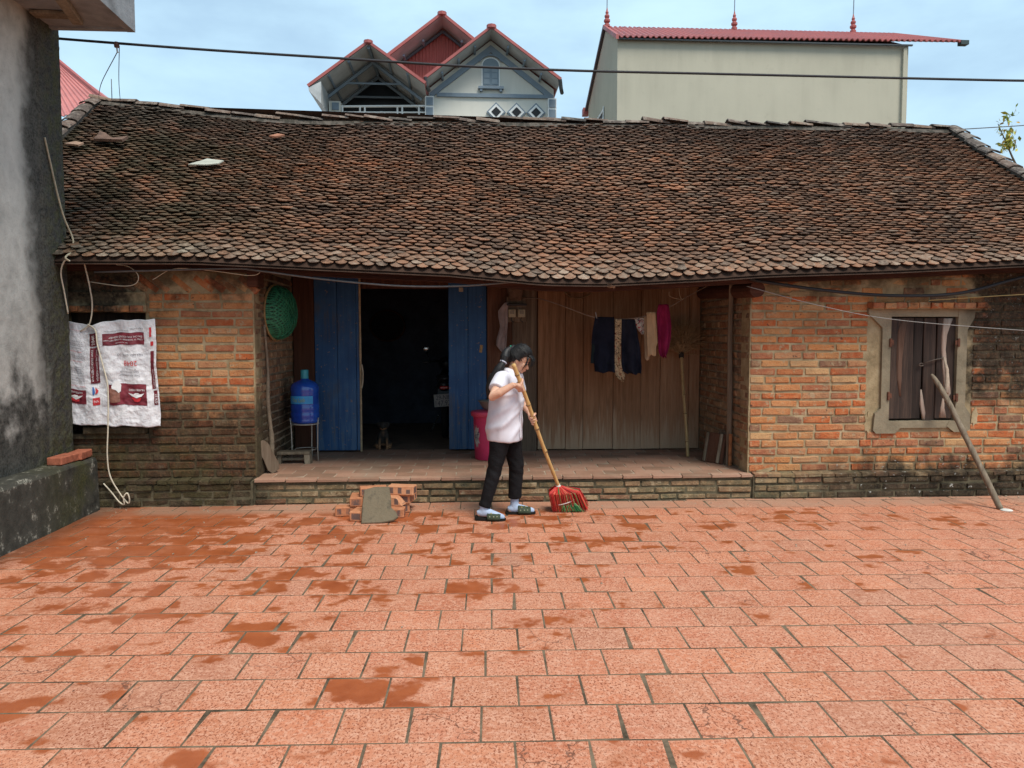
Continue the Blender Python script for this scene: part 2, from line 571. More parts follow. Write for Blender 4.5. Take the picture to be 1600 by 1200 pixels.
REDWOOD = wood_mat('red_brown_frame', [(.3, (.045, .018, .011)), (.5, (.085, .036, .022)), (.75, (.14, .07, .045))])
OLDGREY = wood_mat('weathered_wood', [(.3, (.10, .08, .055)), (.5, (.20, .16, .115)), (.75, (.36, .30, .22))], grain=(18, 18, 2.0))
SHUT = wood_mat('black_shutter_wood', [(.3, (.016, .012, .010)), (.5, (.036, .025, .021)), (.72, (.085, .055, .042))], grain=(20, 20, 1.0))
SHUTW = wood_mat('bare_shutter_wood', [(.3, (.20, .14, .11)), (.5, (.34, .25, .20)), (.75, (.48, .38, .31))], grain=(30, 30, 1.3))
SHUTB = wood_mat('brown_shutter_wood', [(.3, (.030, .016, .012)), (.5, (.070, .036, .024)), (.75, (.17, .10, .07))], grain=(30, 30, 1.3))
BAMBOO = wood_mat('bamboo', [(.3, (.38, .19, .06)), (.5, (.52, .30, .11)), (.75, (.62, .42, .19))], grain=(20, 20, 2.0), rough=.45, both=False, streak=.15)

def blue_mat():
    t = NT('blue_door_paint', .62, .3)
    r = t.both()
    v = t.vmath('ADD', t.pos, t.comb(0.0, 0.0, t.math('MULTIPLY', r, 9.0)))
    g = t.n('ShaderNodeTexNoise', {'Vector': t.scale(v, (30, 30, 1.3)), 'Scale': 1.0, 'Detail': 5.0, 'Roughness': .65}).outputs[0]
    n = t.noise(3.0, 5, .6)
    s = t.sep(t.pos)
    c = t.ramp(t.math('ADD', t.math('MULTIPLY', g, .5), t.math('MULTIPLY', n, .5)), [(.3, (.012, .048, .130)), (.5, (.018, .072, .19)), (.7, (.036, .11, .24))])
    low = t.math('MULTIPLY', t.sm(s[2], 1.3, .35), t.sm(g, .4, .62))
    c = t.mix(t.math('MULTIPLY', low, .5), c, (.11, .17, .23))
    c = t.mix(t.sm(t.noise(26, 4, .7), .64, .69, 0, .8), c, (.20, .15, .11))
    c = t.mix(t.math('MULTIPLY', t.sm(t.noise(2.2, 3, .6), .5, .68), t.sm(g, .45, .6, 0, .55)), c, (.07, .06, .055))
    t.col(c)
    t.bump(g, .35, .004)
    return t.m
BLUE = blue_mat()

def concrete_mat(name, base, dark, moss=0.0, lo=0.0):
    t = NT(name, .93, .12)
    s = t.sep(t.pos)
    n1 = t.noise(1.3, 6, .62)
    n2 = t.noise(9, 5, .65)
    n3 = t.noise(55, 4, .7)
    c = t.ramp(t.math('ADD', t.math('MULTIPLY', n1, .6), t.math('MULTIPLY', n2, .4)), [(.3, tuple(q * .62 for q in base)), (.5, base), (.68, tuple(min(1, q * 1.28) for q in base))])
    c = t.mix(t.sm(n3, .55, .78, 0, .4), c, tuple(q * .4 for q in base))
    if dark:
        c = t.mix(dark(t, s, n1, n2, n3), c, t.ramp(n2, [(.35, (.014, .014, .012)), (.7, (.05, .047, .038))]))
    if moss:
        f = t.math('MULTIPLY', moss(t, s, n1, n2, n3), .8)
        c = t.mix(f, c, t.ramp(n3, [(.35, (.03, .034, .012)), (.7, (.10, .10, .035))]))
    t.col(c)
    t.bump(t.math('ADD', t.math('MULTIPLY', n2, .8), t.math('MULTIPLY', n3, .6)), .6, .012)
    return t.m
def _wall_dark(t, s, n1, n2, n3):
    w = t.math('ADD', t.math('MULTIPLY', t.math('SUBTRACT', n1, .5), 1.5), t.math('MULTIPLY', t.math('SUBTRACT', n2, .5), .5))
    edge = t.sm(t.math('ADD', s[1], t.math('MULTIPLY', w, .55)), 6.66, 6.95)                       # run-off down the free end of the wall
    low = t.sm(t.math('ADD', s[2], t.math('MULTIPLY', w, 1.2)), 1.15, .65)
    return t.math('MULTIPLY', t.math('MAXIMUM', edge, low), t.sm(n3, .25, .66, .99, .86))
def _wall_moss(t, s, n1, n2, n3):
    e = t.math('MULTIPLY', t.sm(s[1], 6.9, 7.2), t.sm(n2, .4, .62))
    l = t.math('MULTIPLY', t.sm(s[2], 1.0, .55), t.sm(s[1], 6.5, 7.1))
    return t.math('MAXIMUM', t.math('MULTIPLY', e, .75), t.math('MULTIPLY', l, t.sm(n2, .35, .6)))
WALLC = concrete_mat('grey_render', (.51, .495, .445), _wall_dark, _wall_moss)
def _ledge_dark(t, s, n1, n2, n3):
    return t.math('MULTIPLY', t.sm(t.math('ADD', n1, t.math('MULTIPLY', n2, .3)), .40, .62, 1.0, .86), t.math('SUBTRACT', 1.0, t.math('MULTIPLY', t.sm(n2, .56, .66), t.sm(n3, .42, .56))))
LEDGE = concrete_mat('mossy_ledge', (.27, .26, .215), _ledge_dark, lambda t, s, n1, n2, n3: t.math('MULTIPLY', t.sm(s[1], 6.2, 7.2), t.sm(n1, .42, .6)))
CANOPY = concrete_mat('canopy_concrete', (.30, .31, .32), lambda t, s, n1, n2, n3: t.sm(n1, .5, .7, 0, .7))
SURROUND = concrete_mat('cement_surround', (.25, .21, .145), lambda t, s, n1, n2, n3: t.math('MULTIPLY', t.sm(t.math('ADD', s[0], n1), 5.55, 5.75), .65))
CEMENT = concrete_mat('ridge_mortar', (.13, .112, .095), lambda t, s, n1, n2, n3: t.sm(n2, .42, .62, 0, .9))
GROUT = simple('grey_grout', (.135, .10, .066), .95, .1, .55, 5)
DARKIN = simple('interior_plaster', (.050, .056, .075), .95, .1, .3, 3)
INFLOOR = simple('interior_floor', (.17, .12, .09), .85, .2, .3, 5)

# ================================================================== ground and courtyard paving
g = MB().bx(-60, 70, -30, 90, -.4, -.03).build('ground', simple('packed_earth', (.16, .12, .085), .95, .1, .25, 2))
tag(g, kind='structure')
yard = MB().bx(-3.6, 9.0, -3.0, 7.62, -.03, -.0020).build('courtyard_paving', GROUT)
tag(yard, kind='structure')

T = .30
PA = R(1.647)
def pave_pt(xp, yp, z=0.0):
    return Vector((xp * math.cos(PA) + yp * math.sin(PA), -xp * math.sin(PA) + yp * math.cos(PA), z))
def tile_mesh(i, w=.2892, d=.2892, th=.024, b=.004):
    rr = random.Random(i)
    m = MB()
    hx, hy = w / 2, d / 2
    j = lambda: rr.uniform(-.0022, .0022)
    base = [(-hx + j(), -hy + j()), (hx + j(), -hy + j()), (hx + j(), hy + j()), (-hx + j(), hy + j())]
    top = []
    for (x, y) in base:                                   # worn corners: two points each
        top.append((x - math.copysign(b, x) * rr.uniform(.8, 1.6), y - math.copysign(b, y) * rr.uniform(.8, 1.6)))
    if i == 3:                                            # a chipped corner
        top[1] = (top[1][0] - .022, top[1][1] + .012)
        base[1] = (base[1][0] - .014, base[1][1] + .008)
    vv = [(x, y, -th) for x, y in base] + [(x, y, -.0016) for x, y in base] + [(x, y, 0) for x, y in top]
    ff = [(8, 9, 10, 11)]
    for k in range(4):
        n = (k + 1) % 4
        ff += [(k, n, 4 + n, 4 + k), (4 + k, 4 + n, 8 + n, 8 + k)]
    m.add(vv, ff)
    me = bpy.data.meshes.new('tile')
    me.from_pydata(m.v, [], m.f)
    me.materials.append(PAVE)
    fix_normals(me)
    return me
TILES = [tile_mesh(i) for i in range(6)]
PH = {-2: .80, -1: .348, 0: .887, 1: .442, 2: .943, 3: .518, 4: .051, 5: .532, 6: .06}
cells = []
for r in range(-44, 16):
    ph = PH.get(r, (.06 if r % 2 == 0 else .54) + (r - 6) * .004 if r > 6 else (.37 if r % 2 else .87))
    yc = (10.027 + r + .5) * T
    for c in range(-16, 32):
        p = pave_pt((ph + c + .5) * T, yc)
        if -3.62 < p.x < 8.9 and -2.9 < p.y < 7.6:
            cells.append((p, random.randrange(6)))
def cam_xy(p):
    d = p - Vector((0, 0, 1.634))
    m = cam.rotation_euler.to_matrix().transposed()
    q = m @ d
    return (q.x / -q.z, q.y / -q.z) if q.z < -.1 else (9, 9)
vis = []
for i, (p, k) in enumerate(cells):
    u, v = cam_xy(p)
    if abs(u) < .70 and -.55 < v < .5 and p.x > -3.45 and p.y < 7.5:
        vis.append((p.length, i))
vis.sort()
chosen = {i for _, i in vis[:300]}
rest = MB()
for i, (p, k) in enumerate(cells):
    sx, sy = random.uniform(-.0018, .0018), random.uniform(-.0018, .0018)
    M = Matrix.Translation(p + Vector((0, 0, random.uniform(-.0006, .0006)))) @ Euler((R(random.uniform(-.16, .16)), R(random.uniform(-.16, .16)), -PA + R(random.uniform(-.35, .35)) + R(90) * random.randrange(4))).to_matrix().to_4x4()
    if i in chosen:
        put('paving_tile', TILES[k], yard, M)
    else:
        me = TILES[k]
        rest.add([M @ v.co for v in me.vertices], [tuple(q.vertices) for q in me.polygons])
tag(rest.build('outer_paving_tiles', PAVE, yard), kind='stuff')

# fallen grit and leaf scraps swept over the yard
gr = MB()
for i in range(260):
    x, y = random.uniform(-3.4, 5.9), 7.45 - abs(random.gauss(0, 1.3))
    if random.random() < .45:
        y = random.uniform(7.2, 7.46)
    s = random.uniform(.003, .009)
    gr.box((x, y, s * .4), (s * random.uniform(.8, 2.2), s, s * .8), (0, 0, random.uniform(0, 3)), s * .2)
tag(gr.build('grit', simple('pale_grit', (.34, .29, .22), .95, .1, .5, 40)), 'scattered grit and leaf scraps on the paving', 'grit', kind='stuff')

# ================================================================== the old brick house
HX, HY = .9, 7.5
house = thing('old_brick_house', (HX, HY, 0), 'old single-storey brick house with long sagging tiled roof and open porch', 'house')
XL, XR = -2.04, 2.84           # sides of the porch recess
YW = 7.555                     # face of the brick walls
YB = 9.20                      # wooden front of the room behind the porch

def brick_mesh(i, mt, l=.262, d=.07, h=.062):
    rr = random.Random(100 + i)
    m = MB()
    b = .006
    m.cbox((0, 0, 0), (l, d, h), b)
    vv = [(x + rr.uniform(-.006, .006), y + rr.uniform(-.003, .003), z + rr.uniform(-.0045, .0045)) for x, y, z in m.v]
    me = bpy.data.meshes.new('brick')
    me.from_pydata(vv, [], m.f)
    me.materials.append(mt)
    fix_normals(me)
    return me
BR = [brick_mesh(i, BRICK) for i in range(8)]
PB = [brick_mesh(20 + i, PLINTH) for i in range(6)]
SHADED_MORTAR = simple('dusty_shaded_mortar', (.27, .215, .15), .95, .1, .3, 9, .5)  # mortar of the porch side walls, their shade and dust mixed into the colour

def courses(x0, x1, z0, pitch, n, seed, lmean=.279, hole=None):
    """irregular running bond: list of (x centre, z centre, length, height)"""
    rr = random.Random(seed)
    out = []
    for k in range(n):
        z = z0 + pitch * (k + .5)
        x = x0
        first = True
        hp = pitch - rr.uniform(.017, .026)
        while x < x1 - .03:
            l = lmean * rr.uniform(.86, 1.12)
            if first:
                l *= (.5 if k % 2 else 1.0) * rr.uniform(.85, 1.1)
                first = False
            elif rr.random() < .10:
                l *= .55
            l = min(l, x1 - x)
            if x1 - (x + l) < .07:
                l = x1 - x
            a, b = x, x + l
            x += l
            if hole:
                skip = False
                for (hx0, hx1, hz0, hz1) in hole:
                    if hz0 < z < hz1:
                        if a >= hx0 and b <= hx1:
                            skip = True
                        elif a < hx0 < b:
                            b = hx0
                            x = max(x, hx1)
                        elif a < hx1 < b:
                            a = hx1
                if skip or b - a < .035:
                    continue
            g_ = rr.uniform(.015, .027)
            out.append(((a + b) / 2, z, b - a - g_, hp, rr))
    return out

def lay(lst, y, parent, meshes, name='brick', joined=None, axis='x', jy=.0045):
    for (xc, zc, l, h, rr) in lst:
        me = meshes[rr.randrange(len(meshes))]
        S = Matrix.Diagonal((l / .262, 1, h / .062, 1))
        rot = Euler((R(rr.uniform(-1.5, 1.5)), R(rr.uniform(-1.3, 1.3)), R(rr.uniform(-1.2, 1.2)))).to_matrix().to_4x4()
        if rr.random() < .5:
            rot = rot @ Matrix.Rotation(math.pi, 4, 'Y')
        dy = rr.uniform(-jy, jy)
        if axis == 'x':
            M = Matrix.Translation((xc, y + dy + .035, zc)) @ rot @ S
        else:                                       # brick runs along world Y on a wall at x = y
            sgn = axis[1]
            M = Matrix.Translation((y - sgn * (.035 + dy), xc, zc)) @ Matrix.Rotation(R(90), 4, 'Z') @ rot @ S
        if joined is None:
            put(name, me, parent, M)
        else:
            joined.add([M @ v.co for v in me.vertices], [tuple(q.vertices) for q in me.polygons])

# --- plinth and porch floor
pl = MB()
pl.bx(-4.62, XL - .02, 7.466, 9.3, -.03, .235).bx(XL - .02, XR + .03, 7.506, 9.3, -.03, .222).bx(XR + .03, 6.5, 7.486, 9.3, -.03, .235)
plinth = pl.build('plinth', simple('mossy_plinth_mortar', (.105, .09, .058), .95, .1, .4, 9, .5), house)
pj = MB()
for (a, b, s_, yy) in ((-4.6, XL - .03, 5, 7.452), (XL - .01, XR + .02, 6, 7.492), (XR + .04, 6.48, 7, 7.472)):
    top = .20 if s_ == 6 else .225
    lay(courses(a, b, .0, top / 3, 3, s_, .29), yy, plinth, PB, joined=pj, jy=.012)
tag(pj.build('plinth_bricks', PLINTH, plinth), kind='stuff')
# sloping mortar set-off on top of the plinth
so = MB()
for a, b, yf, wf in ((-4.6, XL - .035, 7.505, .135), (XR + .04, 6.48, 7.515, .11)):
    n = 26
    for i in range(n):
        xa, xb = a + (b - a) * i / n, a + (b - a) * (i + 1) / n - .006
        so.box(((xa + xb) / 2, yf + random.uniform(-.004, .004), .244), (xb - xa, wf, .03), (R(random.uniform(4, 9)), 0, R(random.uniform(-.6, .6))), .004)
tag(so.build('plinth_coping', PLINTH, plinth), kind='stuff')

def porch_mat():
    t = NT('porch_tile', .8, .2)
    r = t.both()
    n = t.noise(4, 5, .6)
    n2 = t.noise(40, 4, .65)
    c = t.ramp(t.math('ADD', t.math('MULTIPLY', r, .45), t.math('MULTIPLY', n, .55)), [(.2, (.20, .125, .085)), (.45, (.30, .17, .115)), (.65, (.37, .215, .15)), (.85, (.40, .26, .19))])
    c = t.mix(t.sm(n2, .5, .75, 0, .45), c, (.15, .09, .06))
    c = t.mix(t.sm(t.noise(2.2, 4, .6), .45, .7, 0, .5), c, (.30, .23, .17))
    t.col(c)
    t.bump(n2, .3, .004)
    return t.m
PORCH = porch_mat()
porch = MB().bx(XL - .02, XR + .03, 7.53, 9.3, .2221, .2485).build('porch_floor', simple('porch_joint', (.36, .29, .22), .95, .1, .25, 12), house)
pt_me = brick_mesh(50, PORCH, .30, .20, .03)
row = 0
y = 7.60
while y < 9.2:
    d = .075 if row == 0 else .20
    l = .30
    x = XL - .015 - (.15 if row % 2 else 0)
    while x < XR + .02:
        a, b = max(x, XL - .018), min(x + l, XR + .026)
        x += l
        if b - a > .03:
            yc = 7.525 if row == 0 else y + d / 2
            M = Matrix.Translation(((a + b) / 2, yc, .236 + random.uniform(-.0015, .0015))) @ Euler((0, 0, R(random.uniform(-.4, .4)))).to_matrix().to_4x4() @ Matrix.Diagonal(((b - a - .006) / .30, (.10 if row == 0 else d - .007) / .20, 1, 1))
            put('floor_tile', pt_me, porch, M)
    if row > 0:
        y += d
    else:
        y = 7.578
    row += 1

# --- brick walls
WIN = (4.235, 5.035, .735, 1.875)       # hole for the right window
wr = MB()
zt = 2.34
for a, b, z0, z1 in ((XR, WIN[0], .23, zt), (WIN[1], 6.45, .23, zt), (WIN[0], WIN[1], .23, WIN[2]), (WIN[0], WIN[1], WIN[3], zt)):
    wr.bx(a + .001, b - .001, YW + .010, 7.80, z0, z1)
wall_r = wr.build('brick_wall', MORTAR, house)
cs = courses(XR + .004, 6.4, .262, .0812, 22, 21, hole=[(4.06, 5.16, .64, 1.93)])
keep = [c for c in cs if c[0] < 5.82]
lay(keep, YW, wall_r, BR)
jb = MB()
lay([c for c in cs if c[0] >= 5.82], YW, wall_r, BR, joined=jb)
tag(jb.build('outer_bricks', BRICK, wall_r), kind='stuff')
# rough mortared courses under the eave
tb = MB()
lay(courses(XR + .01, 6.4, 2.05, .085, 3, 23, .23), YW + .006, wall_r, BR, joined=tb, jy=.008)
tag(tb.build('eave_course_bricks', BRICK, wall_r), kind='stuff')
# bits of render that spill over the bricks
rr = random.Random(5)
for (cx, cz, w, h) in ((3.02, .285, .15, .07), (3.40, 2.06, .5, .05), (5.20, .80, .07, .16), (4.075, .74, .06, .2)):
    pts = []
    for k in range(18):
        a = 2 * math.pi * k / 18
        q = rr.uniform(.6, 1.15)
        pts.append((cx + math.cos(a) * w * .6 * q, YW - .004, cz + math.sin(a) * h * .6 * q))
    MB().prism(pts, (0, .03, 0)).build('mortar_patch', MORTAR, wall_r)

WL = (-3.86, -3.06, .70, 1.86)      # hole for the left window
wl = MB()
for a, b, z0, z1 in ((-4.6, WL[0], .23, zt), (WL[1], XL, .23, zt), (WL[0], WL[1], .23, WL[2]), (WL[0], WL[1], WL[3], zt)):
    wl.bx(a + .001, b - .001, YW + .010, 7.80, z0, z1)
wall_l = wl.build('brick_wall', MORTAR, house)
cs = courses(-3.92, XL - .004, .262, .0812, 22, 31, hole=[(-3.9, -3.03, .66, 2.06)])
lay(cs, YW, wall_l, BR)
# raking bricks under the eave, most of them half buried in plaster
for i in range(15):
    x = -3.55 + i * .104
    M = Matrix.Translation((x, YW + .042 + random.uniform(-.006, .006), 2.135)) @ Matrix.Rotation(R(38 + random.uniform(-5, 5)), 4, 'Y') @ Matrix.Diagonal((.85, 1, 1, 1))
    put('raking_brick', BR[i % 8], wall_l, M)

# --- side walls of the porch recess: rough brickwork, joined
rt = MB()
rt.prism([(XL - .24, 7.802, .23), (XL - .24, 9.35, .23), (XL - .24, 9.35, 3.1), (XL - .24, 7.802, 2.52)], (.228, 0, 0))
ret_l = rt.build('return_wall', SHADED_MORTAR, house)
j = MB()
lay(courses(7.58, 9.2, .262, .0812, 25, 41, .24), XL, ret_l, BR, joined=j, axis=('y', 1), jy=.006)
tag(j.build('return_bricks', DUSTY_SHADED, ret_l), kind='stuff')
rt = MB()
rt.prism([(XR + .012, 7.802, .23), (XR + .012, 9.35, .23), (XR + .012, 9.35, 3.1), (XR + .012, 7.802, 2.52)], (.228, 0, 0))
ret_r = rt.build('return_wall', SHADED_MORTAR, house)
j = MB()
lay(courses(7.58, 9.2, .262, .0812, 25, 43, .24), XR, ret_r, BR, joined=j, axis=('y', -1), jy=.008)
tag(j.build('return_bricks', DUSTY_SHADED, ret_r), kind='stuff')
# gable and back walls, interior
gw = MB()
for xa, xb in ((-4.62, -4.40), (6.26, 6.48)):
    gw.prism([(xa, 7.81, .0), (xa, 13.0, .0), (xa, 13.0, 2.25), (xa, 10.2, 4.28), (xa, 7.81, 2.55)], (xb - xa, 0, 0))
gw.bx(-4.39, 6.25, 12.8, 13.0, 0, 2.3)
gw.build('gable_wall', MORTAR, house)
iw = MB()
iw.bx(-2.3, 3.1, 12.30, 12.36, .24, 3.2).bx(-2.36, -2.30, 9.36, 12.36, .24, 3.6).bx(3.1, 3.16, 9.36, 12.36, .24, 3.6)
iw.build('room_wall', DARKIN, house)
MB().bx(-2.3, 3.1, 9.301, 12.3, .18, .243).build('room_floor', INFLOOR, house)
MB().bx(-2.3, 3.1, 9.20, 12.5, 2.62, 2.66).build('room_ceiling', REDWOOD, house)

# --- wooden front behind the porch
def planks(parent, edges, y, z0, z1, m, th=.03, name='plank', jy=.006, gap=.004, rag=.012):
    for a, b in zip(edges[:-1], edges[1:]):
        q = MB()
        yy = y + random.uniform(-jy, jy)
        q.cbox(((a + b) / 2, yy, (z0 + z1) / 2 + random.uniform(0, rag) / 2), (b - a - gap, th, z1 - z0 - random.uniform(0, rag)), .004, (0, R(random.uniform(-.12, .12)), 0))
        q.build(name, m, parent)
pw = MB().bx(.84, 2.84, YB + .03, YB + .06, .27, 2.62).build('plank_wall', REDWOOD, house)
planks(pw, [.855, 1.19, 1.405, 1.77, 2.11, 2.35, 2.70, 2.835], YB, .258, 2.6, PLANK)
MB().bx(.55, .84, YB - .03, YB + .05, .245, 2.62).build('door_post', POST, house)
MB().bx(.25, .55, YB - .01, YB + .05, .245, 2.62).build('frame_board', REDWOOD, house)
MB().bx(-2.03, -1.79, YB - .01, YB + .05, .245, 2.62).build('frame_board', REDWOOD, house)
MB().bx(-2.03, 2.83, YB + .07, YB + .13, 2.20, 3.6).build('transom_board', REDWOOD, house)
MB().bx(-2.03, 2.83, YB - .06, YB + .06, 2.62, 2.78).build('lintel_beam', BEAM, house)
for (a, b, edges) in ((-1.79, -1.262, [-1.785, -1.52, -1.30, -1.264]), (-.215, .245, [-.212, .02, .24])):
    dr = MB().bx(a + .01, b - .01, YB + .012, YB + .03, .30, 2.3).build('door_leaf', BLUE, house)
    planks(dr, edges, YB - .005, .275, 2.36, BLUE, .028, 'door_plank', .002, .003, .004)
    for z in (.55, 1.95):
        MB().cbox(((a + b) / 2, YB + .04, z), (b - a - .08, .02, .08), .004).build('ledge_batten', BLUE, dr)
MB().tube([(-1.253, YB - .012, .262), (-1.252, YB - .012, 1.2), (-1.254, YB - .012, 2.35)], .013, 6).build('door_edge_strip', simple('bare_wood_edge', (.36, .27, .17), .8, .2, .3, 20), house)
MB().tube(spline([(-1.235, YB - .03, 1.30), (-1.222, YB - .035, 1.20), (-1.228, YB - .03, 1.08), (-1.24, YB - .03, 1.02)], 5), .008, 6).build('door_handle', simple('tin', (.45, .38, .28), .5, .5, .2, 20), house)
MB().cbox((.175, YB - .024, 1.485), (.035, .006, .09), .002, (0, R(8), 0)).build('door_patch', simple('worn_wood_spot', (.30, .20, .10), .8, .2, .3, 30), house)
MB().cbox((-.06, YB - .024, 2.185), (.05, .006, .05), .002).build('door_label', simple('faded_paper', (.36, .33, .27), .9, .1, .2, 30), house)

# --- right window: cement surround with scrolled ears, brick lintel, two shutters
cy = YW - .022
def poly_xz(pts, y):
    return [(x, y, z) for x, z in pts]
ws = MB()
ws.prism(poly_xz([(4.045, 1.905), (4.045, 1.86), (4.11, 1.80), (4.195, 1.72), (4.20, .90), (4.14, .85), (4.125, .68), (4.155, .645), (4.36, .645), (4.41, .70), (4.37, .77), (4.285, .772), (4.285, 1.905)], cy), (0, .12, 0))
ws.prism(poly_xz([(5.16, 1.905), (5.155, 1.82), (5.12, 1.76), (5.085, 1.70), (5.085, .92), (5.145, .84), (5.15, .69), (5.10, .655), (4.98, .655), (4.90, .715), (4.93, .772), (4.985, .772), (4.985, 1.905)], cy), (0, .12, 0))
ws.bx(4.2851, 4.9849, cy + .004, cy + .11, 1.832, 1.905)
ws.prism(poly_xz([(4.371, .70), (4.905, .70), (4.93, .7715), (4.371, .7715)], cy + .005), (0, .10, 0))
win = ws.build('window_surround', SURROUND, house)
# chamfered soffit and lintel bricks
for i in range(10):
    M = Matrix.Translation((4.10 + i * .119, YW - .045 + random.uniform(-.006, .006), 1.943 + random.uniform(-.004, .004))) @ Euler((R(random.uniform(-2, 2)), R(random.uniform(-1.5, 1.5)), R(random.uniform(-2, 2)))).to_matrix().to_4x4() @ Matrix.Diagonal((.112 / .262, 2.0, .95, 1))
    put('lintel_brick', BR[i % 8], win, M)
MB().bx(4.06, 5.2, YW - .09, YW + .02, 1.906, 1.914).build('lintel_bed', MORTAR, win)
sb = MB()
sb.bx(4.288, 4.982, YW + .075, YW + .09, .775, 1.83)
sb.build('window_backing', SHUT, win)
ysh = YW + .028
for k, (a, b, m_) in enumerate(((4.292, 4.545, SHUT), (4.545, 4.645, SHUT), (4.66, 4.79, SHUT), (4.79, 4.98, SHUT))):
    q = MB()
    zb = .79 + (.0 if k != 2 else -.03)
    q.cbox(((a + b) / 2, ysh + (.012 if k in (1, 2) else 0), (zb + 1.822) / 2), (b - a - .004, .028, 1.822 - zb), .005, (0, R((-.3, .4, -.5, .3)[k]), 0))
    q.build('shutter_plank', m_, win)
def strip(name, path, widths, y, m, parent, th=.012):
    q = MB()
    P = [Vector((x, y, z)) for x, z in path]
    rings = []
    for p, w in zip(P, widths):
        rings.append([p + Vector((-w / 2, 0, 0)), p + Vector((-w * .3, -th, 0)), p + Vector((w * .3, -th, 0)), p + Vector((w / 2, 0, 0))])
    q.loft(rings, True)
    return q.build(name, m, parent, True)
strip('sapwood_streak', [(4.90, 1.815), (4.865, 1.65), (4.86, 1.50), (4.875, 1.35), (4.90, 1.20), (4.915, 1.05), (4.905, .97)], [.11, .065, .055, .06, .07, .09, .03], ysh - .012, SHUTW, win)
strip('sapwood_streak', [(4.875, 1.0), (4.87, .90), (4.875, .80)], [.02, .05, .09], ysh - .012, SHUTW, win, .008)
strip('sapwood_streak', [(4.64, 1.09), (4.655, .95), (4.675, .85), (4.68, .78)], [.012, .05, .05, .03], ysh - .002, SHUTW, win, .012)
strip('heartwood_streak', [(4.45, 1.815), (4.41, 1.65), (4.40, 1.4), (4.405, 1.2), (4.42, 1.02)], [.10, .09, .075, .06, .02], ysh - .012, SHUTB, win, .006)
hook = MB().tube([(4.855, ysh - .035, 1.415), (4.76, ysh - .032, 1.395), (4.66, ysh - .032, 1.365)], .006, 6)
hook.tube([(4.62 + .022 * math.cos(a), ysh - .032, 1.345 + .014 * math.sin(a)) for a in np.linspace(.5, 6.0, 12)], .005, 6)
hook.build('latch_hook', simple('rusty_iron', (.10, .075, .06), .7, .4, .3, 30), win, True)
for (x, z) in ((4.278, 1.57), (4.272, 1.03), (4.99, 1.57), (4.99, 1.01)):
    q = MB().cbox((x, cy - .008, z), (.024, .02, .085), .004)
    q.cbox((x + (.02 if x < 4.6 else -.02), cy - .004, z), (.03, .008, .05), .002)
    q.build('hinge', simple('rust', (.13, .055, .035), .85, .2, .3, 30), win)

# --- left window: lintel ledge and sill, dark hole behind the sack
lw = MB()
lw.bx(-3.95, -3.02, YW - .075, YW + .05, 1.868, 1.925)
lw.bx(-3.9, -3.04, YW - .035, YW + .05, 1.926, 2.05)
lin = lw.build('window_lintel', MORTAR, house)
for i in range(8):
    M = Matrix.Translation((-3.93 + i * .118, YW - .068, 1.894)) @ Euler((0, 0, R(random.uniform(-2, 2)))).to_matrix().to_4x4() @ Matrix.Diagonal((.112 / .262, 1, .9, 1))
    put('lintel_brick', BR[(i + 3) % 8], lin, M)
q = MB().cbox((-3.36, YW - .005, .735), (.58, .12, .07), .01)
q.bx(-3.9, -3.05, YW - .03, YW + .05, .655, .697)
q.build('window_sill', MORTAR, house)
MB().bx(-3.86, -3.06, 7.79, 7.80, .7, 1.86).build('window_backing', SHUT, house)

# --- posts, beams, eave timbers
E_X = [-5.0, -3.56, -2.45, -1.89, -1.32, -.165, .718, 1.254, 2.218, 2.827, 4.07, 5.33, 6.6]
E_Z = [2.318, 2.318, 2.322, 2.298, 2.27, 2.222, 2.142, 2.135, 2.185, 2.228, 2.272, 2.338, 2.37]
R_X = [-5.0, -4.66, -3.6, -2.68, -1.87, .6, 4.02, 6.58, 6.9]
R_Z = [4.60, 4.60, 4.50, 4.41, 4.385, 4.405, 4.42, 4.41, 4.41]
Y0, Y1 = 7.12, 10.2
def eave_z(x):
    return interp(x, E_X, E_Z)
def roof_pt(x, t):
    e, r = eave_z(x), interp(x, R_X, R_Z)
    d = t * (Y1 - Y0)
    z = e + .012 + (r - e - .075) * t + .075 * (1 - math.exp(-d / .16))
    z -= .045 * math.sin(math.pi * min(1, t)) * (1 - .3 * math.sin(x * .9))
    w = min(1, d / .5)
    z += w * (.014 * math.sin(x * 2.1 + t * 3.0) + .010 * math.sin(x * 4.7 - t * 5.1) + .012 * math.sin(x * .8 + t * 7))
    return Vector((x, Y0 + d, z))
def beam_path(y, dz, x0=-4.5, x1=6.5, n=40):
    return [(x0 + (x1 - x0) * i / n, y, eave_z(x0 + (x1 - x0) * i / n) + dz) for i in range(n + 1)]
def sweep_box(path, w, h):
    return [[Vector((p[0], p[1] + a * w / 2, p[2] + b * h / 2)) for a, b in ((-1, -1), (1, -1), (1, 1), (-1, 1))] for p in path]
MB().loft(sweep_box(beam_path(7.44, -.005), .13, .13)).build('eave_purlin', BEAM, house)
MB().loft(sweep_box(beam_path(7.225, -.022), .05, .022)).build('eave_board', wood_mat('eave_batten', [(.3, (.09, .03, .015)), (.5, (.19, .065, .03)), (.75, (.28, .12, .07))], grain=(1.2, 20, 20)), house)
for i in range(27):
    x = -4.4 + i * .42
    a, b = roof_pt(x, .035), roof_pt(x, .70)
    q = MB()
    q.loft(sweep_box([(x, a.y, a.z - .075), (x, roof_pt(x, .2).y, roof_pt(x, .2).z - .085), (x, b.y, b.z - .085)], .07, .0))
    q = MB()
    P = [roof_pt(x, t) - Vector((0, 0, .088)) for t in (.045, .15, .35, .70)]
    q.loft([[p + Vector((s * .03, 0, v)) for s, v in ((-1, -.025), (1, -.025), (1, .025), (-1, .025))] for p in P])
    q.build('rafter', BEAM, house)
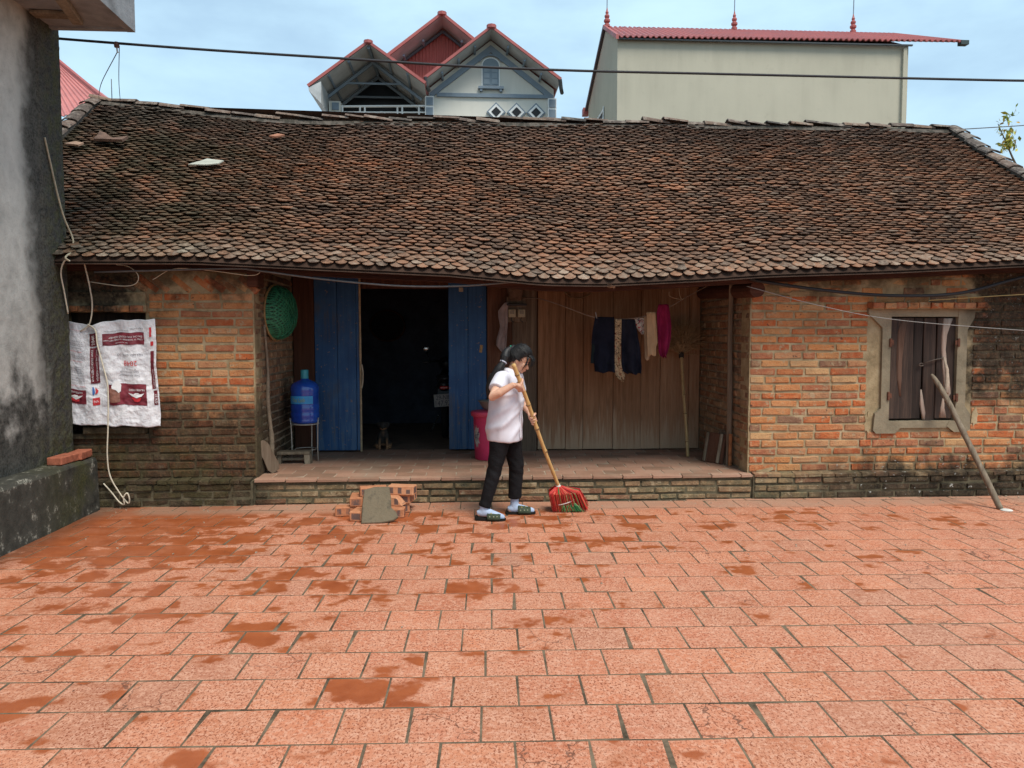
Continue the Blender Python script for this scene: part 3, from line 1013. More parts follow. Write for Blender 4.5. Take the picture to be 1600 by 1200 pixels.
for (x, y) in ((2.86, 7.52), (-2.03, 7.52)):
    q = MB()
    if x > 0:
        q.tube([(x, 7.44, 2.095), (x, 7.6, 2.095), (x, 9.2, 2.16)], [.078, .08, .08], 14)
    else:
        q.cbox((x, 7.60, 2.175), (.10, .24, .14), .01)
    q.build('beam_end', BEAM, house)
# uneven wooden pole against the right side wall, plaster rib down the left side wall
MB().tube([(2.80, 8.02, .25), (2.80, 8.0, .9), (2.795, 8.02, 1.6), (2.80, 8.01, 2.2)], [.028, .03, .026, .028], 7).build('wall_pole', POST, house)
MB().tube([(2.798, 7.96, .26), (2.796, 7.95, .6)], [.02, .018], 6).build('wall_pole', simple('orange_pole', (.30, .12, .05), .8, .2, .3, 20), house)
MB().tube(spline([(-2.03, 8.02, .28), (-2.02, 8.06, .55), (-2.028, 7.97, .95), (-2.03, 7.99, 1.3), (-2.035, 7.90, 1.75)], 6), [.026] * 8 + [.020] * 9 + [.014] * 8, 8).build('plaster_rib', simple('dusty_plaster', (.27, .21, .15), .95, .1, .25, 10), house, True)

# ================================================================== roof
def roof_grid(dz):
    return lambda u, v: tuple(roof_pt(-4.66 + 11.24 * u, v * 1.0) + Vector((0, 0, dz)))
rd = MB().grid(roof_grid(-.030), 70, 30)
rd.grid(roof_grid(-.055), 70, 30)
# back slope, plain
rd.add([tuple(Vector((x, 10.2, interp(x, R_X, R_Z) - .03))) for x in (-4.66, 6.58)] + [(6.58, 13.3, 2.1), (-4.66, 13.3, 2.1)], [(0, 1, 2, 3)])
roof = rd.build('roof', simple('roof_battens', (.05, .03, .022), .95, .1, .3, 10), house)

EXP = .0555
NROW = 0
# arc-length positions of the tile rows at the middle of the house
ts, acc = [0.0], 0.0
prev = roof_pt(1.0, 0)
k = 0
N = 4000
for i in range(1, N + 1):
    p = roof_pt(1.0, i / N)
    acc += (p - prev).length
    prev = p
    if acc >= EXP:
        ts.append(i / N)
        acc = 0
def rtile_mesh(i):
    """flat-bodied scale tile: arched across, rounded nose, lifted off the row below"""
    rr = random.Random(200 + i)
    w = .114 * rr.uniform(.95, 1.04) / 2
    L, th, m_ = .150, .0185, .325
    xs = [-1, -.8, -.45, 0, .45, .8, 1]
    skew = rr.uniform(-.006, .006)
    nose = [.050, .026, .008, 0, .008, .026, .050]
    rows = []
    for r_ in range(4):
        ring = []
        for x, nv in zip(xs, nose):
            v0 = nv * rr.uniform(.85, 1.15) if r_ == 0 else nv
            v = (v0, v0 * .55 + .022, .07, L)[r_]
            arch = .0075 * (1 - x * x) * (1, 1, .8, .6)[r_]
            lip = (-.0035, 0, 0, 0)[r_]
            ring.append((x * w + skew * (1 - min(1, v / .06)), v, -m_ * v + arch + lip + rr.uniform(-.0008, .0008)))
        rows.append(ring)
    n = 7
    vv = [p for r_ in rows for p in r_]
    vv += [(x * .93, v + .017, z - th - .003 + .002 * abs(x / w)) for x, v, z in rows[0]]
    vv += [(x, v, z - th) for x, v, z in (rows[2][0], rows[2][6])]
    ff = []
    for r_ in range(3):
        ff += [(r_ * n + k, r_ * n + k + 1, (r_ + 1) * n + k + 1, (r_ + 1) * n + k) for k in range(n - 1)]
    ff += [(k + 1, k, 28 + k, 28 + k + 1) for k in range(n - 1)]
    ff += [(0, 7, 14, 35, 28), (6, 34, 36, 20, 13)]
    me = bpy.data.meshes.new('roof_tile')
    me.from_pydata(vv, [], ff)
    me.materials.append(ROOF)
    return me
RT = [rtile_mesh(i) for i in range(10)]
RTV = [([v.co.copy() for v in me.vertices], [tuple(q.vertices) for q in me.polygons]) for me in RT]
bulk = MB()
PITCH = .1245
single = 0
for k, t in enumerate(ts):
    if t > .985:
        break
    xo = (PITCH / 2 if k % 2 else 0) + random.uniform(-.012, .012)
    x = -4.62 + xo
    drift = 0
    while x < 6.50:
        drift += random.uniform(-.004, .004)
        drift *= .95
        xx = x + random.uniform(-.005, .005)
        x += PITCH
        tt = min(1, max(0, t + drift / 3.9 + random.uniform(-.0016, .0016)))
        p = roof_pt(xx, tt)
        q = roof_pt(xx, min(1, tt + .012))
        q0 = roof_pt(xx, max(0, tt - .004))
        v = (q - q0).normalized()
        du = (roof_pt(xx + .05, tt) - roof_pt(xx - .05, tt)).normalized()
        n = du.cross(v).normalized()
        u = v.cross(n)
        M = Matrix((u, v, n)).transposed().to_4x4()
        lift = random.uniform(-.002, .003) + (.012 if random.random() < .025 else 0)
        M = Matrix.Translation(p + n * (.016 + lift)) @ M @ Euler((R(random.gauss(0, 1.4)), R(random.gauss(0, 1.6)), R(random.gauss(0, 2.4)))).to_matrix().to_4x4()
        if k > 3 and random.random() < .002:
            continue
        i = random.randrange(10)
        if k < 6 and single < 300 and -3.62 < xx < 5.45:
            put('roof_tile', RT[i], roof, M)
            single += 1
        else:
            vv, ff = RTV[i]
            bulk.add([M @ c for c in vv], ff)
me = bpy.data.meshes.new('upper_roof_tiles')
off = origin(roof)
me.from_pydata([(p[0] - off.x, p[1] - off.y, p[2] - off.z) for p in bulk.v], [], bulk.f)
me.materials.append(ROOF)
o = bpy.data.objects.new('upper_roof_tiles', me)
COL.objects.link(o)
o.parent = roof
tag(o, kind='stuff')
# one tile of the eave has slipped
put('roof_tile', RT[2], roof, Matrix.Translation((1.36, 7.12, 2.105)) @ Euler((R(18), R(14), R(18))).to_matrix().to_4x4())

# ridge: overlapping cap tiles, uneven and tilted
RIDGE = NT('ridge_tile_clay', .92, .12)
_n = RIDGE.noise(12, 5, .65)
_c = RIDGE.ramp(RIDGE.rnd, [(0, (.10, .085, .075)), (.35, (.17, .115, .09)), (.55, (.075, .068, .062)), (.75, (.22, .15, .11)), (1, (.15, .13, .115))])
_c = RIDGE.mix(RIDGE.sm(_n, .45, .7, 0, .7), _c, (.33, .28, .235))
_c = RIDGE.mix(RIDGE.sm(RIDGE.noise(26, 4, .7), .52, .7, 0, .85), _c, (.03, .028, .026))
RIDGE.col(_c)
RIDGE.bump(_n, .5, .01)
RIDGE = RIDGE.m
def cap_mesh(i):
    rr = random.Random(300 + i)
    q = MB()
    L = .33 * rr.uniform(.9, 1.1)
    def ring(x, s, th=0):
        return [Vector((x, math.cos(R(a)) * (.080 * s - th), math.sin(R(a)) * (.046 * s - th) + rr.uniform(-.002, .002))) for a in (180, 150, 115, 90, 65, 30, 0)]
    a, b = ring(-L / 2, 1.1), ring(L / 2, .92)
    q.loft([a, b], False, False)
    q.loft([ring(L / 2, .92, .014), ring(-L / 2, 1.1, .014)], False, False)
    n = 7
    for k in range(n - 1):
        q.f.append((k, 14 + n + k, 14 + n + k + 1, k + 1))
        q.f.append((n + k, n + k + 1, 14 + k + 1, 14 + k))
    me = bpy.data.meshes.new('ridge_tile')
    me.from_pydata(q.v, [], q.f)
    me.materials.append(RIDGE)
    fix_normals(me)
    return me
CAPS = [cap_mesh(i) for i in range(5)]
x = -4.55
while x < 6.5:
    z = interp(x, R_X, R_Z)
    flat = x < -3.7
    M = Matrix.Translation((x, 10.2 + random.uniform(-.015, .015), z + .018 + (0 if flat else random.uniform(-.016, .024)))) @ Euler((R(random.uniform(-10, 10)), R(random.uniform(-1, 9)), R(random.uniform(-8, 8)))).to_matrix().to_4x4()
    put('ridge_tile', CAPS[random.randrange(5)], roof, M)
    x += random.uniform(.245, .33)
q = MB()
q.loft([[Vector((x, 10.2 + a, interp(x, R_X, R_Z) + b)) for a, b in ((-.10, -.06), (-.05, .002), (.05, .002), (.10, -.06))] for x in np.linspace(-4.62, 6.55, 40)])
q.build('ridge_bed', CEMENT, roof)
# mortared verges with stepped cap tiles
for sx, xv in ((-1, -4.66), (1, 6.56)):
    q = MB()
    q.loft([[Vector((xv + a, p.y, p.z + b)) for a, b in ((-.07, -.06), (-.07, .05), (.07, .05), (.07, -.06))] for p in [roof_pt(xv, t) for t in np.linspace(.0, 1.0, 24)]])
    vg = q.build('verge', CEMENT, roof)
    for i in range(15):
        t = .03 + i * .066
        p, p2 = roof_pt(xv, t), roof_pt(xv, t + .05)
        ang = math.atan2(p2.z - p.z, p2.y - p.y)
        M = Matrix.Translation((xv + random.uniform(-.015, .015), p.y, p.z + .058)) @ Matrix.Rotation(ang + R(-4), 4, 'X') @ Euler((0, R(random.uniform(-4, 4)), R(90 + random.uniform(-3, 3)))).to_matrix().to_4x4() @ Matrix.Diagonal((.85, 1.1, .8, 1))
        put('verge_tile', CAPS[i % 5], roof, M)

# ================================================================== building on the left edge
XW, YE = -3.68, 7.36
lb = thing('rendered_building', (-4.6, 4.0, 0), 'grey rendered building with black streaks at the left edge of the yard', 'building')
q = MB()
q.grid(lambda u, v: (XW + .006 * mnoise.noise((u * 60, v * 40, 0)), -3 + (YE + 3) * u, .30 + 7.2 * v), 90, 60)
n0 = len(q.v)
q.add([(XW, YE, .3), (-6.4, YE, .3), (-6.4, YE, 7.5), (XW, YE, 7.5)], [(0, 1, 2, 3)])
q.add([(-6.4, YE, 0), (-6.4, -3, 0), (-6.4, -3, 7.5), (-6.4, YE, 7.5)], [(0, 1, 2, 3)])
q.add([(-6.4, -3, 7.5), (XW, -3, 7.5), (XW, YE, 7.5), (-6.4, YE, 7.5)], [(0, 1, 2, 3)])
q.add([(-6.4, -3, 0), (XW, -3, 0), (XW, -3, 7.5), (-6.4, -3, 7.5)], [(0, 1, 2, 3)])
q.build('wall', WALLC, lb, True)
# rough rendered strip along the free corner
q = MB()
def strip_pt(u, v):
    y = 6.96 + .395 * u
    w = .012 + .010 * mnoise.noise((u * 5, v * 60, 2)) + .006 * mnoise.noise((u * 20, v * 160, 5))
    if u < .06:
        w = -.005
        y += .02 * mnoise.noise((0, v * 45, 9))
    return (XW + w, y, .45 + 7.0 * v)
q.grid(strip_pt, 10, 220)
q.add([(XW + .012, YE - .005, .45), (XW - .05, YE - .003, .45), (XW - .05, YE - .003, 7.45), (XW + .012, YE - .005, 7.45)], [(0, 1, 2, 3)])
q.build('corner_strip', WALLC, lb)
# ledge at the foot
q = MB()
def ledge_sec(y):
    w = .012 * mnoise.noise((y * 2.2, 0, 0)) + .006 * mnoise.noise((y * 9, 3, 0))
    h = .505 + .012 * mnoise.noise((y * 1.7, 7, 0))
    return [Vector((XW - .02, y, -.03)), Vector((-3.452 + w * .6, y, -.03)), Vector((-3.462 + w, y, .2)), Vector((-3.466 + w, y, h - .03)), Vector((-3.485 + w, y, h)), Vector((XW - .02, y, h + .006))]
q.loft([ledge_sec(y) for y in np.linspace(-3, 7.37, 110)], True)
q.build('ledge', LEDGE, lb)
# canopy slab high on the wall
q = MB()
q.bx(-3.679, -2.95, 2.5, 7.25, 4.372, 4.40).bx(-3.02, -2.949, 2.5, 7.25, 4.35, 4.95).bx(-3.679, -3.0, 7.19, 7.249, 4.352, 4.94)
cn = q.build('canopy', CANOPY, lb)
MB().cbox((-3.22, 6.45, 4.345), (.09, 1.2, .05), .008, (0, 0, R(12))).build('formwork_beam', OLDGREY, cn)
MB().cbox((-3.5, 6.9, 4.352), (.3, .12, .03), .006, (0, 0, R(2))).build('formwork_board', OLDGREY, cn)

# two red bricks lying on the ledge
for i, (y, rz, w, wh) in enumerate(((6.985, 88, .29, 'nearer of the two red bricks lying on the mossy ledge'), (7.245, 96, .26, 'farther of the two red bricks lying on the mossy ledge'))):
    o = MB().cbox((0, 0, .036), (w, .13, .07), .008).build('red_brick', None, None)
    o.data.materials.append(simple('new_red_brick', (.36, .12, .07), .9, .15, .3, 18, .5))
    o.location = (-3.575 + i * .015, y, .51)
    o.rotation_euler = (0, 0, R(rz))
    tag(o, wh, 'brick', 'bricks on the ledge')

# ================================================================== buildings beyond the roof
CREAM = simple('cream_render', (.55, .53, .46), .9, .15, .08, 1.2)
BEIGE = simple('beige_render', (.44, .415, .335), .9, .15, .09, .8)
REDTIN = simple('red_tin', (.36, .095, .085), .5, .4, .14, 2)
REDTIN_S = simple('red_tin_wall', (.33, .10, .085), .6, .3, .12, 2)
GREYP = simple('blue_grey_trim', (.20, .25, .30), .7, .3, .1, 6)
SOFFIT = simple('soffit_tin', (.46, .47, .47), .6, .3, .15, 3)
WHITEP = simple('white_paint', (.76, .76, .74), .6, .3, .06, 5)
BLACKIN = simple('dark_opening', (.012, .013, .016), .5, .3, .2, 3)

def render_mat(name, c):
    t = NT(name, .9, .15)
    n = t.noise(.6, 3, .6)
    st = t.noise(1.0, 3, .65, t.scale(t.pos, (3.2, 3.2, .28)))
    s_ = t.sep(t.pos)
    k = t.ramp(t.math('ADD', t.math('MULTIPLY', n, .6), t.math('MULTIPLY', st, .4)), [(.3, tuple(x * .84 for x in c)), (.5, c), (.7, tuple(x * 1.08 for x in c))])
    top = t.math('MULTIPLY', t.sm(t.math('ADD', s_[2], t.math('MULTIPLY', t.math('SUBTRACT', st, .5), 2.4)), 7.4, 8.3), .28)
    k = t.mix(top, k, tuple(x * .5 for x in c))
    t.col(t.mix(t.sm(t.noise(5, 3, .7), .58, .75, 0, .2), k, tuple(x * .6 for x in c)))
    t.bump(t.noise(14, 3, .6), .15, .01)
    return t.m
CREAM = render_mat('streaked_cream_render', (.70, .675, .60))
BEIGE = render_mat('streaked_beige_render', (.46, .425, .335))
def corrugated(q, a, b, c, d, n, amp, th=.02):
    """sheet a-b (eave) to d-c (ridge) with n waves from a to b"""
    a, b, c, d = Vector(a), Vector(b), Vector(c), Vector(d)
    nr = (b - a).cross(d - a).normalized()
    m = n * 4
    lo, hi = [], []
    for i in range(m + 1):
        u = i / m
        h = amp * (1 if i % 4 in (1, 2) else 0)
        lo.append(a.lerp(b, u) + nr * h)
        hi.append(d.lerp(c, u) + nr * h)
    q.loft([lo, hi], False, False)
    q.loft([[p - nr * th for p in hi], [p - nr * th for p in lo]], False, False)
    q.loft([[p - nr * th for p in lo], lo], False, False)

# --- beige block with red tin roof
bg = thing('beige_building', (6.6, 19, 0), 'plain beige windowless building with red tin roof and three spires', 'building')
MB().prism([(3.315, 17, 0), (3.315, 21, 0), (3.315, 21, 7.82), (3.315, 18.5, 8.84), (3.315, 17, 8.10)], (6.55, 0, 0)).build('wall', BEIGE, bg)
q = MB()
corrugated(q, (3.27, 16.86, 8.09), (11.1, 16.86, 8.16), (10.4, 18.5, 8.93), (3.27, 18.5, 8.93), 62, .035)
corrugated(q, (10.4, 21.2, 7.78), (3.27, 21.2, 7.78), (3.27, 18.5, 8.93), (10.4, 18.5, 8.93), 40, .035)
rf = q.build('roof', REDTIN, bg)
q = MB().prism([(3.25, 16.84, 8.04), (3.25, 18.5, 8.90), (3.25, 18.5, 8.99), (3.25, 16.84, 8.14)], (.06, 0, 0))
q.build('barge_board', REDTIN, rf)
MB().prism([(3.25, 21.25, 7.70), (3.25, 18.5, 8.88), (3.25, 18.5, 8.97), (3.25, 21.25, 7.80)], (.06, 0, 0)).build('barge_board', simple('dark_barge', (.10, .075, .08), .6, .3, .1, 5), rf)
MB().bx(3.2, 3.36, 21.15, 21.4, 7.66, 7.84).build('gutter_end', REDTIN, rf)
q = MB().bx(3.32, 9.9, 16.885, 16.93, 8.055, 8.085)
q.build('gutter', simple('dark_gutter', (.05, .055, .06), .5, .4, .1, 5), rf)
MB().bx(10.98, 11.16, 16.84, 16.98, 8.10, 8.19).build('gutter_end', simple('dark_green_gutter', (.03, .05, .05), .5, .4, .1, 5), rf)
MB().bx(9.72, 9.80, 16.93, 16.999, 0, 8.02).build('downpipe', BEIGE, bg)
for x in (3.35, 6.42, 9.34):
    q = MB().lathe([(.015, 8.93), (.07, 8.94), (.07, 8.99), (.04, 9.02), (.075, 9.06), (.075, 9.10), (.04, 9.13), (.06, 9.17), (.06, 9.20), (.03, 9.23), (.04, 9.27), (.02, 9.32), (.01, 9.38), (.004, 9.4)], (x, 18.5, 0), 12)
    sp_ = q.build('spire', REDTIN, bg)
    MB().tube([(x, 18.5, 9.37), (x + .01, 18.5, 10.6)], .012, 5).build('lightning_rod', GREYP, sp_)
q = MB().bx(3.30, 3.316, 18.6, 19.5, 6.4, 7.1)
wd = q.build('window', BLACKIN, bg)
q = MB()
for z in (6.42, 6.62, 6.82, 7.02):
    q.bx(3.285, 3.30, 18.6, 19.5, z, z + .05)
q.bx(3.284, 3.299, 18.55, 18.62, 6.38, 7.12)
q.build('window_frame', WHITEP, wd)

# --- cream house with three gables
ch = thing('gabled_house', (-.6, 21, 0), 'cream house with three red gables rising behind the old roof', 'house')
YH = 20.0
MB().prism([(-.93, YH, 0), (2.26, YH, 0), (2.26, YH, 7.94), (.645, YH, 9.13), (-.93, YH, 7.90)], (0, 4.0, 0)).build('wall', CREAM, ch)
MB().bx(-3.42, -.95, 22.4, 22.5, 0, 8.0).build('wall', simple('shaded_cream', (.50, .48, .44), .9, .15, .08, 2), ch)
def gable_roof(name, apex, le, re_, y0, y1, th=.07):
    """two sheets from apex (x,z) to the left and right eaves, running from y0 back to y1"""
    q = MB()
    for e in (le, re_):
        ax, az = apex
        ex, ez = e
        dx, dz = ex - ax, ez - az
        L = math.hypot(dx, dz)
        nx, nz = -dz / L * (1 if dx > 0 else -1), dx / L * (1 if dx > 0 else -1)
        q.prism([(ax, y0, az), (ex, y0, ez), (ex + nx * th, y0, ez + abs(nz) * th), (ax, y0, az + th * 1.1)], (0, y1 - y0, 0))
    return q
def soffit(apex, le, re_, y0, y1, parent, dz=.012):
    q = MB()
    for e in (le, re_):
        q.add([(apex[0], y0, apex[1] - dz), (e[0], y0, e[1] - dz), (e[0], y1, e[1] - dz), (apex[0], y1, apex[1] - dz)], [(0, 1, 2, 3)])
    return q.build('soffit', SOFFIT, parent)
# right gable
A, L_, R_ = (.645, 9.17), (-1.0, 7.90), (2.34, 7.95)
r1 = gable_roof('roof', A, L_, R_, 19.3, 24).build('roof', REDTIN, ch)
soffit(A, L_, R_, 19.32, 20.0, r1)
MB().lathe([(.03, 0), (.12, .02), (.12, .10), (.03, .13)], (.645, 19.35, 9.15), 8).build('ridge_cap', REDTIN, r1)
for s, e in ((-1, (-.98, 7.82)), (1, (2.30, 7.84))):
    for f_ in (.25, .5, .75):
        x, z = .645 + (e[0] - .645) * f_, 9.12 + (e[1] - 9.12) * f_
        MB().cbox((x, 19.72, z - .02), (.05, .54, .05), .005, (0, R(37 * s), 0)).build('purlin', GREYP, r1)
# trim under the rake and the belt course
for e in ((-.9, 7.70), (2.25, 7.68)):
    q = MB()
    dx = e[0] - .645
    q.prism([(.645, YH - .05, 9.00), (e[0], YH - .05, e[1] + .09), (e[0], YH - .05, e[1] - .06), (.645, YH - .05, 8.82)], (0, .048, 0))
    q.build('rake_trim', GREYP, ch)
MB().bx(-.72, 2.14, YH - .06, YH - .001, 7.70, 7.79).build('belt_course', GREYP, ch)
for x0, x1 in ((-1.02, -.80), (2.10, 2.32)):
    MB().bx(x0, x1, YH - .09, YH - .002, 0, 7.695).build('pilaster', WHITEP, ch)
    MB().bx(x0 + .03, x1 - .02, YH - .11, YH - .092, 7.46, 7.66).build('pilaster_panel', GREYP, ch)
    MB().bx(x0 + .03, x1 - .02, YH - .11, YH - .092, 6.9, 7.41).build('pilaster_panel', GREYP, ch)
# arched attic window
q = MB()
arc = [(.645 + .235 * math.cos(a), 8.50 + .20 * math.sin(a)) for a in np.linspace(0, math.pi, 12)]
q.prism([(x, YH - .03, z) for x, z in [(.88, 7.97)] + arc + [(.41, 7.97)]], (0, .028, 0))
aw = q.build('attic_window', WHITEP, ch)
q = MB()
arc = [(.645 + .205 * math.cos(a), 8.50 + .17 * math.sin(a)) for a in np.linspace(0, math.pi, 12)]
q.prism([(x, YH - .045, z) for x, z in [(.85, 8.00)] + arc + [(.44, 8.00)]], (0, .013, 0))
q.build('shutter', simple('grey_shutter', (.19, .24, .28), .7, .3, .08, 8), aw)
for x0, x1 in ((.455, .635), (.655, .835)):
    for z0, z1 in ((8.03, 8.15), (8.18, 8.30), (8.33, 8.45)):
        MB().bx(x0 + .02, x1 - .02, YH - .055, YH - .047, z0, z1).build('shutter_panel', simple('grey_panel', (.24, .29, .33), .7, .3, .08, 8), aw)
MB().tube([(.645 + .30 * math.cos(a), YH - .06, 8.50 + .25 * math.sin(a)) for a in np.linspace(.35, math.pi - .35, 12)], .025, 6).build('hood_mould', GREYP, aw)
q = MB().bx(.33, .97, YH - .12, YH - .002, 7.90, 7.96)
q.bx(.37, .43, YH - .10, YH - .002, 7.84, 7.90).bx(.87, .93, YH - .10, YH - .002, 7.84, 7.90)
q.build('window_sill', GREYP, aw)
for x in (.78, 1.30, 1.80):
    d = MB()
    dm = lambda r, y, h: [(x, y, 7.335 + r), (x + r, y, 7.335), (x, y, 7.335 - r), (x - r, y, 7.335)]
    f_ = MB().prism(dm(.245, YH - .06, 0), (0, .058, 0)).build('diamond_window', GREYP, ch)
    MB().prism(dm(.20, YH - .075, 0), (0, .013, 0)).build('window_frame', WHITEP, f_)
    MB().prism(dm(.125, YH - .085, 0), (0, .008, 0)).build('pane', BLACKIN, f_)
# left gable, open balcony
A, L_, R_ = (-2.32, 8.63), (-3.74, 7.58), (-.98, 7.70)
r2 = gable_roof('roof', A, L_, R_, 19.0, 23.2).build('roof', REDTIN, ch)
soffit(A, L_, R_, 19.02, 22.4, r2)
MB().lathe([(.03, 0), (.11, .02), (.11, .09), (.03, .12)], (-2.32, 19.05, 8.61), 8).build('ridge_cap', REDTIN, r2)
MB().prism([(-3.74, 19.02, 7.50), (-3.74, 19.02, 7.57), (-3.45, 19.02, 7.72), (-3.45, 19.02, 7.2)], (0, 3.0, 0)).build('eave_box', SOFFIT, r2)
q = MB()
for (yy, m_) in ((20.0, 0), (21.1, 0)):
    for e in ((-3.5, 7.62), (-1.1, 7.62)):
        a = Vector((-2.32, yy, 8.52))
        b = Vector((e[0], yy, e[1]))
        t_ = MB().tube([a, b], .05, 5)
        t_.build('truss_chord', GREYP, r2)
    MB().tube([(-2.95, yy, 8.0), (-1.65, yy, 8.0)], .03, 5).build('truss_tie', GREYP, r2)
MB().tube([(-2.32, 19.1, 8.57), (-2.32, 22.3, 8.57)], .05, 5).build('ridge_purlin', GREYP, r2)
for f_ in (.35, .7):
    for e in ((-3.7, 7.60), (-1.0, 7.70)):
        x, z = -2.32 + (e[0] + 2.32) * f_, 8.57 + (e[1] - 8.57) * f_
        MB().tube([(x, 19.1, z), (x, 22.3, z)], .035, 5).build('purlin', GREYP, r2)
MB().prism([(-3.43, 21.28, 5.0), (-1.03, 21.28, 5.0), (-1.03, 21.28, 7.62), (-2.32, 21.28, 8.58), (-3.43, 21.28, 7.72)], (0, .02, 0)).build('balcony_dark_sheet', BLACKIN, ch)  # black sheet standing in for the unlit depth behind the balcony
MB().bx(-3.42, -3.13, 19.9, 20.2, 0, 7.52).build('balcony_pier', CREAM, ch)
MB().bx(-3.34, -3.17, 19.87, 19.898, 7.3, 7.48).build('pier_panel', GREYP, ch)
MB().bx(-3.34, -3.17, 19.87, 19.898, 6.6, 7.24).build('pier_panel', GREYP, ch)
rl = MB().tube([(-3.15, 20.0, 7.42), (-1.02, 20.0, 7.47)], .03, 6).build('balcony_rail', WHITEP, ch)
for z in (7.28, 7.13, 6.98):
    MB().tube([(-3.15, 20.0, z), (-1.02, 20.0, z + .03)], .02, 6).build('rail_bar', WHITEP, rl)
for x in (-3.1, -2.66, -2.54, -1.72, -1.60, -1.18):
    MB().tube([(x, 20.0, 6.5), (x, 20.0, 7.43)], .024, 6).build('baluster', WHITEP, rl)
MB().tube([(-2.13 + .17 * math.cos(a), 20.0, 7.12 + .19 * math.sin(a)) for a in np.linspace(0, 2 * math.pi, 20)], .014, 5).build('rail_ring', WHITEP, rl)
# middle gable behind
A, L_, R_ = (-.60, 9.98), (-2.35, 8.62), (1.15, 8.62)
r3 = gable_roof('roof', A, L_, R_, 20.6, 26, .08).build('roof', REDTIN, ch)
soffit(A, L_, R_, 20.62, 21.4, r3)
MB().lathe([(.03, 0), (.12, .02), (.12, .10), (.03, .13)], (-.6, 20.65, 9.96), 8).build('ridge_cap', REDTIN, r3)
q = MB()
n = 34
vv = []
for i in range(n * 4 + 1):
    x = -2.2 + 3.2 * i / (n * 4)
    yy = 21.4 - (.03 if i % 4 in (1, 2) else 0)
    vv.append((x, yy, 7.2))
    vv.append((x, yy, 9.88 - abs(x + .60) * .775))
q.add(vv, [(2 * i, 2 * i + 2, 2 * i + 3, 2 * i + 1) for i in range(n * 4)])
q.build('tin_gable', REDTIN_S, ch)
for e in ((-2.3, 8.55), (1.1, 8.55)):
    MB().tube([(-.60, 21.25, 9.80), (e[0], 21.25, e[1] - .03)], .045, 5).build('rake_beam', simple('dark_steel', (.055, .065, .075), .6, .3, .1, 5), r3)
    for f_ in (.3, .6):
        x, z = -.6 + (e[0] + .6) * f_, 9.86 + (e[1] - 9.86) * f_
        MB().tube([(x, 20.9, z - .04), (x, 21.35, z - .04)], .035, 5).build('purlin', GREYP, r3)
for x in (-.98, 2.33):
    q = MB().tube([(x, 19.25, 7.95), (x + .03, 19.3, 7.75), (x + .08, 19.5, 7.70)], .05, 6)
    q.build('gutter_bracket', simple('dark_gutter', (.05, .055, .06), .5, .4, .1, 5), ch)

# --- small red roof at the far left
lh = thing('red_roofed_house', (-9.5, 18, 0), 'distant house with pinkish red roof peeping over the left end', 'house')
MB().bx(-13.0, -7.75, 18, 22, 0, 6.35).build('wall', CREAM, lh)
q = MB()
corrugated(q, (-13.2, 17.6, 6.42), (-7.42, 17.6, 6.42), (-10.3, 20, 8.62), (-11.2, 20, 8.62), 40, .03)
q.add([(-7.42, 17.6, 6.42), (-7.42, 22.4, 6.42), (-10.3, 20, 8.62)], [(0, 1, 2)])
q.build('roof', simple('pink_tin', (.50, .19, .175), .6, .3, .08, 2), lh)
MB().tube([(-7.42, 17.55, 6.44), (-10.3, 20, 8.66)], .05, 6).build('hip_cap', REDTIN, lh)

# --- tree at the right edge
TDX = -.40
tr = thing('yellow_green_tree', (12.35, 16.5, 0), 'sparse tree with yellow-green leaves behind the right end of the roof', 'tree')
BARK = simple('bark', (.14, .11, .085), .95, .1, .3, 8)
q = MB().tube(spline([(12.35, 16.5, 0), (12.3, 16.5, 2), (12.4, 16.45, 3.6), (12.3, 16.5, 5.0)], 6), [.16 - .0055 * i for i in range(19)], 8)
rr = random.Random(9)
tips = []
for i in range(16):
    a = rr.uniform(0, 6.28)
    z0 = rr.uniform(3.0, 5.0)
    l = rr.uniform(.9, 1.5)
    p0 = Vector((12.35, 16.5, z0))
    if i < 6:
        a = math.pi + rr.uniform(-.6, .6)
        l = rr.uniform(1.0, 1.4)
    p1 = p0 + Vector((math.cos(a) * l * .5, math.sin(a) * l * .5, l * .35))
    p2 = p0 + Vector((math.cos(a) * l, math.sin(a) * l, l * rr.uniform(.45, .8)))
    q.tube([p0, p1, p2], [.035, .02, .007], 5)
    tips.append((p1, p2))
    for _ in range(4):
        f_ = rr.uniform(.1, 1)
        s = p1.lerp(p2, f_)
        e = s + Vector((rr.uniform(-.3, .3), rr.uniform(-.3, .3), rr.uniform(-.05, .35)))
        q.tube([s, e], [.008, .003], 4)
        tips.append((s, e))
q.build('trunk', BARK, tr)
q = MB()
for (a, b) in tips:
    for _ in range(26):
        c = a.lerp(b, rr.uniform(.25, 1.05)) + Vector([rr.gauss(0, .07) for _ in range(3)])
        s = rr.uniform(.04, .08)
        M = Euler((rr.uniform(0, 6), rr.uniform(0, 6), rr.uniform(0, 6))).to_matrix()
        q.add([c + M @ Vector(v) for v in ((-s, 0, 0), (0, -s * .45, .006), (s, 0, 0), (0, s * .45, .006))], [(0, 1, 2, 3)])
lf = NT('yellow_leaf', .6, .3)
lf.col(lf.ramp(lf.isl, [(0, (.14, .22, .04)), (.4, (.36, .38, .07)), (.7, (.52, .42, .07)), (1, (.55, .32, .08))]))
lf.b.inputs['Transmission Weight'].default_value = 0.0
tag(q.build('crown', lf.m, tr), kind='stuff')

